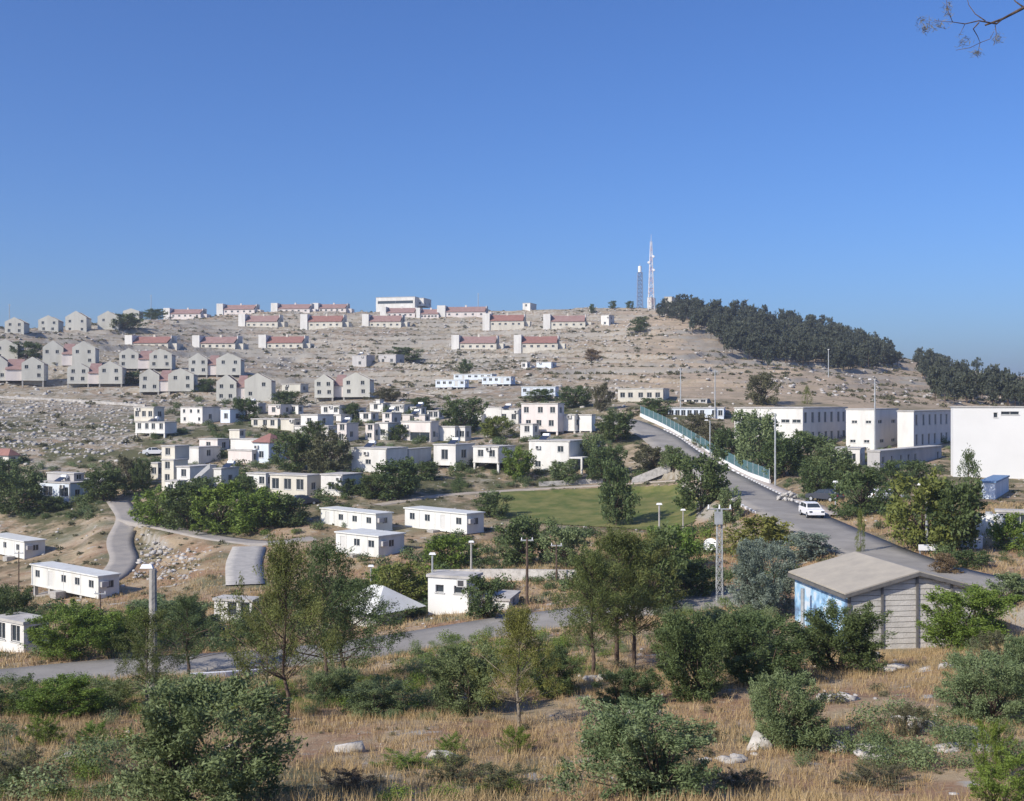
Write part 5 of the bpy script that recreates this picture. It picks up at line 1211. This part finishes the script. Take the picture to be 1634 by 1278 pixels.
mast_blue = mat('blue_grey_mast', (.18, .24, .36), .6); mast_red = mat('red_mast_paint', (.52, .36, .36), .6); mast_white = mat('white_mast_paint', (.62, .62, .64), .6)
p = hit(1021, 486); p.z -= .5
t1 = empty('antenna_mast', p, 'shorter blue-grey lattice antenna mast with a white drum on top', 'antenna mast', 'antenna masts on the hilltop'); h1 = (486-418)/F*p.y
lattice(t1, p, 3.0, 2.4, h1*.85, 9, .22, mast_blue)
s = MB(); s.tube([(p.x,p.y,p.z+h1*.85),(p.x,p.y,p.z+h1)], .95, 12); s.build('drum', white_p, t1)
s = MB(); s.tube([(p.x,p.y,p.z+h1),(p.x,p.y,p.z+h1*1.06)], .1, 6); s.build('aerial', steel, t1)
p = hit(1039, 486); p.z -= .5; h2 = (486-366)/F*p.y
t2 = empty('antenna_mast', p, 'tall thin pink and white lattice antenna mast', 'antenna mast', 'antenna masts on the hilltop')
lattice(t2, p, 3.2, .7, h2*.9, 13, .15, mast_white, (mast_white, mast_red))
s = MB(); s.tube([(p.x,p.y,p.z+h2*.9),(p.x,p.y,p.z+h2)], [.14,.06], 6); s.build('aerial', mast_white, t2)
for f, dx in ((.62, -1.3), (.52, 1.2), (.70, 1.0)):
    s = MB(); z = p.z+h2*f; s.tube([(p.x+dx,p.y-.9,z),(p.x+dx,p.y-1.3,z)], [.75,.6], 10); s.build('dish', white_p, t2)

# ------------------------------------------------------------------ vehicles
car_white = mat('car_paint_white', (.80, .80, .80), .3, spec=.5); car_dark = mat('car_paint_dark', (.05, .055, .07), .3, spec=.5); tyre_m = mat('tyre', (.02, .02, .02), .9); lamp_red = mat('tail_lamp', (.35, .02, .02), .3)
def car(label, loc, rz, paint, wagon=True):
    root = empty('car', loc, label, 'car'); root.rotation_euler.z = rz
    # side profile along local x (front = +x), extruded across y with tumblehome
    lowp = [(-2.1,.35),(-2.15,.62),(-2.08,.98),(-1.0,1.0),(1.0,.98),(1.85,.86),(2.1,.68),(2.1,.36)]
    roofp = [(-2.0,.985),(-1.78,1.46),(-1.2,1.52),(-.1,1.52),(.35,1.46),(1.05,.975)] if wagon else [(-1.6,.985),(-1.0,1.42),(-.1,1.45),(.3,1.4),(1.05,.975)]
    def extr(prof, y0, y1, tops=None):
        m = MB(); n = len(prof)
        A = [(x, -y0 if z < 1.0 else -y1, z) for x, z in prof]; B = [(x, y0 if z < 1.0 else y1, z) for x, z in prof]
        m.quad(*A); m.quad(*B[::-1])
        for i in range(n): m.quad(A[i], B[i], B[(i+1) % n], A[(i+1) % n])
        return m
    b = extr(lowp, .84, .84).build('body', paint); b.parent = root
    mod = b.modifiers.new('bevel', 'BEVEL'); mod.width = .07; mod.segments = 2; mod.limit_method = 'ANGLE'; mod.angle_limit = R(30)
    c = extr(roofp, .80, .64).build('cabin', paint); c.parent = root
    mod = c.modifiers.new('bevel', 'BEVEL'); mod.width = .05; mod.segments = 2; mod.limit_method = 'ANGLE'; mod.angle_limit = R(30)
    def pane(pts, nm='window'):
        m = MB(); m.quad(*pts); o = m.build(nm, glass); o.parent = root; return o
    xb, xf = (-1.70, .42) if wagon else (-1.05, .4)
    for sgn in (-1, 1):
        for x0, x1 in ((xb+.05, -.55), (-.45, xf)):
            y0, y1 = sgn*.806, sgn*.665; fx = .38 if x1 > 0 else 0; fb = .15 if x0 < -.6 else 0
            pane([(x0-fb*.6, y0, 1.04), (x1+fx, y0, 1.04), (x1, y1, 1.42), (x0, y1, 1.42)])
    w1 = roofp[-2]; w0 = roofp[-1]; k = lambda t: (w0[0]+(w1[0]-w0[0])*t+.012, w0[1]+(w1[1]-w0[1])*t+.02)
    pane([(k(.12)[0], -.70, k(.12)[1]), (k(.12)[0], .70, k(.12)[1]), (k(.9)[0], .58, k(.9)[1]), (k(.9)[0], -.58, k(.9)[1])], 'windscreen')
    w0, w1 = roofp[0], roofp[1]; k = lambda t: (w0[0]+(w1[0]-w0[0])*t-.015, w0[1]+(w1[1]-w0[1])*t+.015)
    pane([(k(.15)[0], -.70, k(.15)[1]), (k(.15)[0], .70, k(.15)[1]), (k(.88)[0], .58, k(.88)[1]), (k(.88)[0], -.58, k(.88)[1])], 'rear_window')
    for x in (-1.3, 1.32):
        for y in (-.78, .78):
            m = MB(); m.tube([(x, y-.1, .31), (x, y+.1, .31)], .31, 14); wh = m.build('wheel', tyre_m); wh.parent = root
            m = MB(); e = .102 if y > 0 else -.102; m.tube([(x, y+e-.004, .31), (x, y+e+.004, .31)], .19, 12); h_ = m.build('rim', steel); h_.parent = wh
    for y in (-.62, .62):
        m = MB(); m.hexa([(2.07,y-.16,.62),(2.13,y-.16,.62),(2.13,y+.16,.62),(2.07,y+.16,.62),(2.04,y-.16,.78),(2.1,y-.16,.78),(2.1,y+.16,.78),(2.04,y+.16,.78)]); o = m.build('headlight', glass); o.parent = root
        m = MB(); m.hexa([(-2.17,y-.12,.7),(-2.1,y-.12,.7),(-2.1,y+.12,.7),(-2.17,y+.12,.7),(-2.15,y-.12,.92),(-2.08,y-.12,.92),(-2.08,y+.12,.92),(-2.15,y+.12,.92)]); o = m.build('tail_light', lamp_red); o.parent = root
    return root
P_, _ = ROADS['main']; q = hit(1295, 826); i = int(np.argmin(np.hypot(P_[:,0]-q.x, P_[:,1]-q.y))); t_ = P_[min(i+2, len(P_)-1)]-P_[i-2]
car('white estate car driving down the main road', (q.x, q.y, P_[i][2]), math.atan2(t_[1], t_[0]), car_white)
q = hit(1316, 800); car('dark car with pale roof parked under roadside trees', (q.x, q.y, q.z), 2.3, car_dark, False)
q = hit(1412, 800); car('white car parked behind the roadside trees', (q.x, q.y, q.z), .4, car_white)

q = hit(484, 806); car('dark car parked in the shade below the wide cream house', (q.x, q.y, q.z), .5, car_dark, False)
q = hit(247, 727); car('pale car parked above the narrow cream house at left', (q.x, q.y, q.z), .2, car_white, False)
# ------------------------------------------------------------------ small things beside the roads
def boxthing(name, label, cat, px, py, wpx, hpx, dep, m, lid=None, rz=.2):
    p = hit(px, py); s = p.y/F; w_, h_ = wpx*s, hpx*s; root = empty(name, p, label, cat); fr = Fr((p.x+w_/2, p.y, p.z), rz); mb = MB()
    fr.box(mb, -w_, 0, 0, dep, -.3, h_); mb.build('body', m, root); mb = MB(); fr.box(mb, -w_-.06, .06, -.06, dep+.06, h_+.001, h_+.08); mb.build('lid', lid or m, root)
    mb = MB(); fr.box(mb, -w_*.62, -w_*.38, -.03, -.001, h_*.25, h_*.8); mb.build('panel', greywall, root); return root
boxthing('cabinet', 'white service cabinet with grey panel before the tank at right', 'cabinet', 1551, 876, 34, 18, 1.0, white_p)
boxthing('cabinet', 'white cabinet at the right edge beside the green bush', 'cabinet', 1632, 876, 34, 22, 1.0, white_p)
def tank():
    p = hit(1578, 868); s = p.y/F; root = empty('water_tank', p, 'upright white water tank behind the service cabinet at right', 'tank'); r = 24*s; h_ = 48*s; m = MB()
    m.tube([(p.x,p.y,p.z-.3),(p.x,p.y,p.z+h_*.85),(p.x,p.y,p.z+h_*.97),(p.x,p.y,p.z+h_)], [r,r,r*.8,r*.25], 20); m.build('shell', sheet, root, smooth=True)
    m = MB(); m.tube([(p.x,p.y,p.z+h_),(p.x,p.y,p.z+h_+.18)], r*.22, 10); m.build('hatch', steel, root)
tank()
house('white cabin behind foliage at the right edge', [dict(r=(1590,1640,1660,815,850), m=white, f=(2,1), a=20, base=1.5)], cat='cabin', name='cabin', kit=0)
def barrier():
    p = hit(1478, 884); s = p.y/F; root = empty('road_barrier', p, 'short white road barrier at the foot of the lamp pole', 'barrier'); m = MB(); w_ = 15*s
    fr = Fr((p.x+w_, p.y-.5, p.z), 0); fr.box(m, -2*w_, 0, 0, .12, .35, .35+.5); m.build('board', white_p, root)
    for x in (-2*w_+.1, -.2):
        m = MB(); fr.box(m, x, x+.1, .121, .22, -.3, .8); m.build('leg', steel, root)
barrier()
def dish():
    p = hit(1133, 884); root = empty('satellite_dish', p, 'white round satellite dish standing left of the steel pylon', 'dish'); r = 11/F*p.y; m = MB(); c = Vector((p.x, p.y, p.z+r+.25)); d = Vector((-.35, -.75, .55)).normalized()
    a = d.orthogonal().normalized(); b = d.cross(a); rings = []
    for k, (rr, dd) in enumerate(((.05,-.16),(.45,-.12),(.8,-.05),(1.0,.03))):
        rings.append([c+(a*math.cos(t)+b*math.sin(t))*r*rr+d*dd for t in np.linspace(0, 2*math.pi, 18, endpoint=False)])
    for A, B in zip(rings[:-1], rings[1:]):
        for j in range(18): m.quad(A[j], A[(j+1) % 18], B[(j+1) % 18], B[j])
    m.build('reflector', white_p, root, smooth=True)
    m = MB(); m.tube([p-Vector((0,0,.3)), c-d*.17], .05, 6); m.build('stand', steel, root)
    m = MB(); m.tube([c-b*r*.7, c+d*r*.8], .02, 5); m.tube([c+d*r*.75, c+d*r*.9], .06, 6); m.build('feed_arm', steel, root)
dish()
def stone_heap():
    p = hit(1262, 800); root = empty('stone_heap', p, 'heap of pale cut stones at the roadside below the fence end', 'stone heap'); s = p.y/F
    for k in range(26):
        V, Q = rock_tmpl(40+k); z = .9*random.random()**2; f = 1-z; x = random.uniform(-30, 26)*s*f; y = random.uniform(-1.2, 1.2)*f; sc = random.uniform(.5, 1.0)
        o = link('stone', raw_mesh('stone', V*sc*np.array([1.2,.9,1.]), Q, limepale), root, (x, y, gz(p.x+x, p.y+y)-p.z+z+.15)); o.rotation_euler = (random.random(), random.random(), random.random()*6)
stone_heap()

# ------------------------------------------------------------------ the near tree whose bare branch hangs into the top right corner
def near_tree():
    Y = 11.0; base = Vector((8.6, Y, gz(8.6, Y))); root = empty('overhanging_tree', base, 'leafless grey branch of a near tree hanging into the top right corner', 'tree')
    m = MB(); top = at(1760, -60, Y)
    m.tube([base-Vector((0,0,.5)), base+Vector((.1,0,1.6)), Vector((8.3,Y,top.z-.6)), Vector((8.6,Y+.3,top.z+2.6)), Vector((8.5,Y+.4,top.z+4.5))], [.17,.14,.11,.07,.02], 9)
    m.build('trunk', bark, root, smooth=True)
    A = lambda x, y, d=0: at(x, y, Y+d)
    limbs = [([Vector((8.35,Y,top.z-.2)), Vector((7.2,Y+.1,top.z+.05)), Vector((6.2,Y+.1,top.z-.25)), A(1690,-12,.1), A(1634,12), A(1600,30,-.1), A(1572,40,-.1)], [.06,.052,.042,.03,.017,.012,.009]),
             ([A(1600,30,-.1), A(1590,38,-.1), A(1562,33,-.2), A(1540,38,-.2), A(1520,35,-.3), A(1490,33,-.3)], [.009,.008,.006,.005,.003,.002]),
             ([A(1572,33,-.1), A(1556,22,0), A(1546,8,.1), A(1542,-8,.1)], [.006,.004,.003,.002]),
             ([A(1562,36,-.1), A(1553,46,0), A(1560,58,.1), A(1564,68,.1), A(1548,76,.2), A(1525,80,.2)], [.007,.005,.004,.003,.003,.002]),
             ([A(1564,68,.1), A(1580,62,.1), A(1586,50,.1)], [.003,.003,.002]),
             ([A(1588,40,-.1), A(1590,55,-.1), A(1586,72,-.1)], [.004,.003,.002]),
             ([A(1634,12), A(1620,2,.1), A(1612,-12,.1)], [.009,.006,.004]),
             ([A(1520,35,-.3), A(1513,18,-.3), A(1510,0,-.3)], [.003,.003,.002]), ([A(1540,38,-.2), A(1530,58,-.2)], [.003,.0015]), ([A(1564,68,.1), A(1560,86,.1)], [.003,.0015])]
    for pts, rad in limbs:
        s = MB(); s.tube(pts, rad, 6); s.build('branch', bark, root, smooth=True)
    V, Q, T = [], [], []; k = 0
    for x, y, sx, sy in ((1472,32,18,12),(1478,45,14,10),(1512,14,8,16),(1538,66,14,16),(1560,84,12,8),(1592,60,10,14),(1500,40,26,8)):
        c = A(x, y, -.2); s_ = Y/F; v, q, t = leaves([(c.x, c.y, c.z, sx*s_, .1, sy*s_)], 60, .055, shell=0., asp=.10); V.append(v); Q.append(q+k); k += len(v); T.append(t)
    cr = link('crown', KIND['pine1'][1], root, Vector((8.5-base.x, .3, top.z-.9-base.z))); cr.scale = (5.5, 5.5, 6.0); cr.material_slots[0].link = 'OBJECT'; cr.material_slots[0].material = L_pine
    off = np.array(base); o = link('needles', raw_mesh('needles', np.concatenate(V)-off, np.concatenate(Q), L_needle, False, np.concatenate(T)), root)
near_tree()

# ------------------------------------------------------------------ the hazy air
def haze():
    x0, x1, y0, y1, z0, z1 = -9500, 9500, -90, 8950, -75, 96
    m = MB(); m.hexa([(x0,y0,z0),(x1,y0,z0),(x1,y1,z0),(x0,y1,z0),(x0,y0,z1),(x1,y0,z1),(x1,y1,z1),(x0,y1,z1)])
    hm = bpy.data.materials.new('haze'); hm.use_nodes = True; n = hm.node_tree.nodes; n.remove(n['Principled BSDF'])
    v = n.new('ShaderNodeVolumePrincipled'); v.inputs['Color'].default_value = (.78, .86, 1.0, 1); v.inputs['Density'].default_value = .00022; v.inputs['Anisotropy'].default_value = .2
    hm.node_tree.links.new(v.outputs[0], n['Material Output'].inputs['Volume'])
    tag(m.build('haze', hm), kind='stuff')
haze()
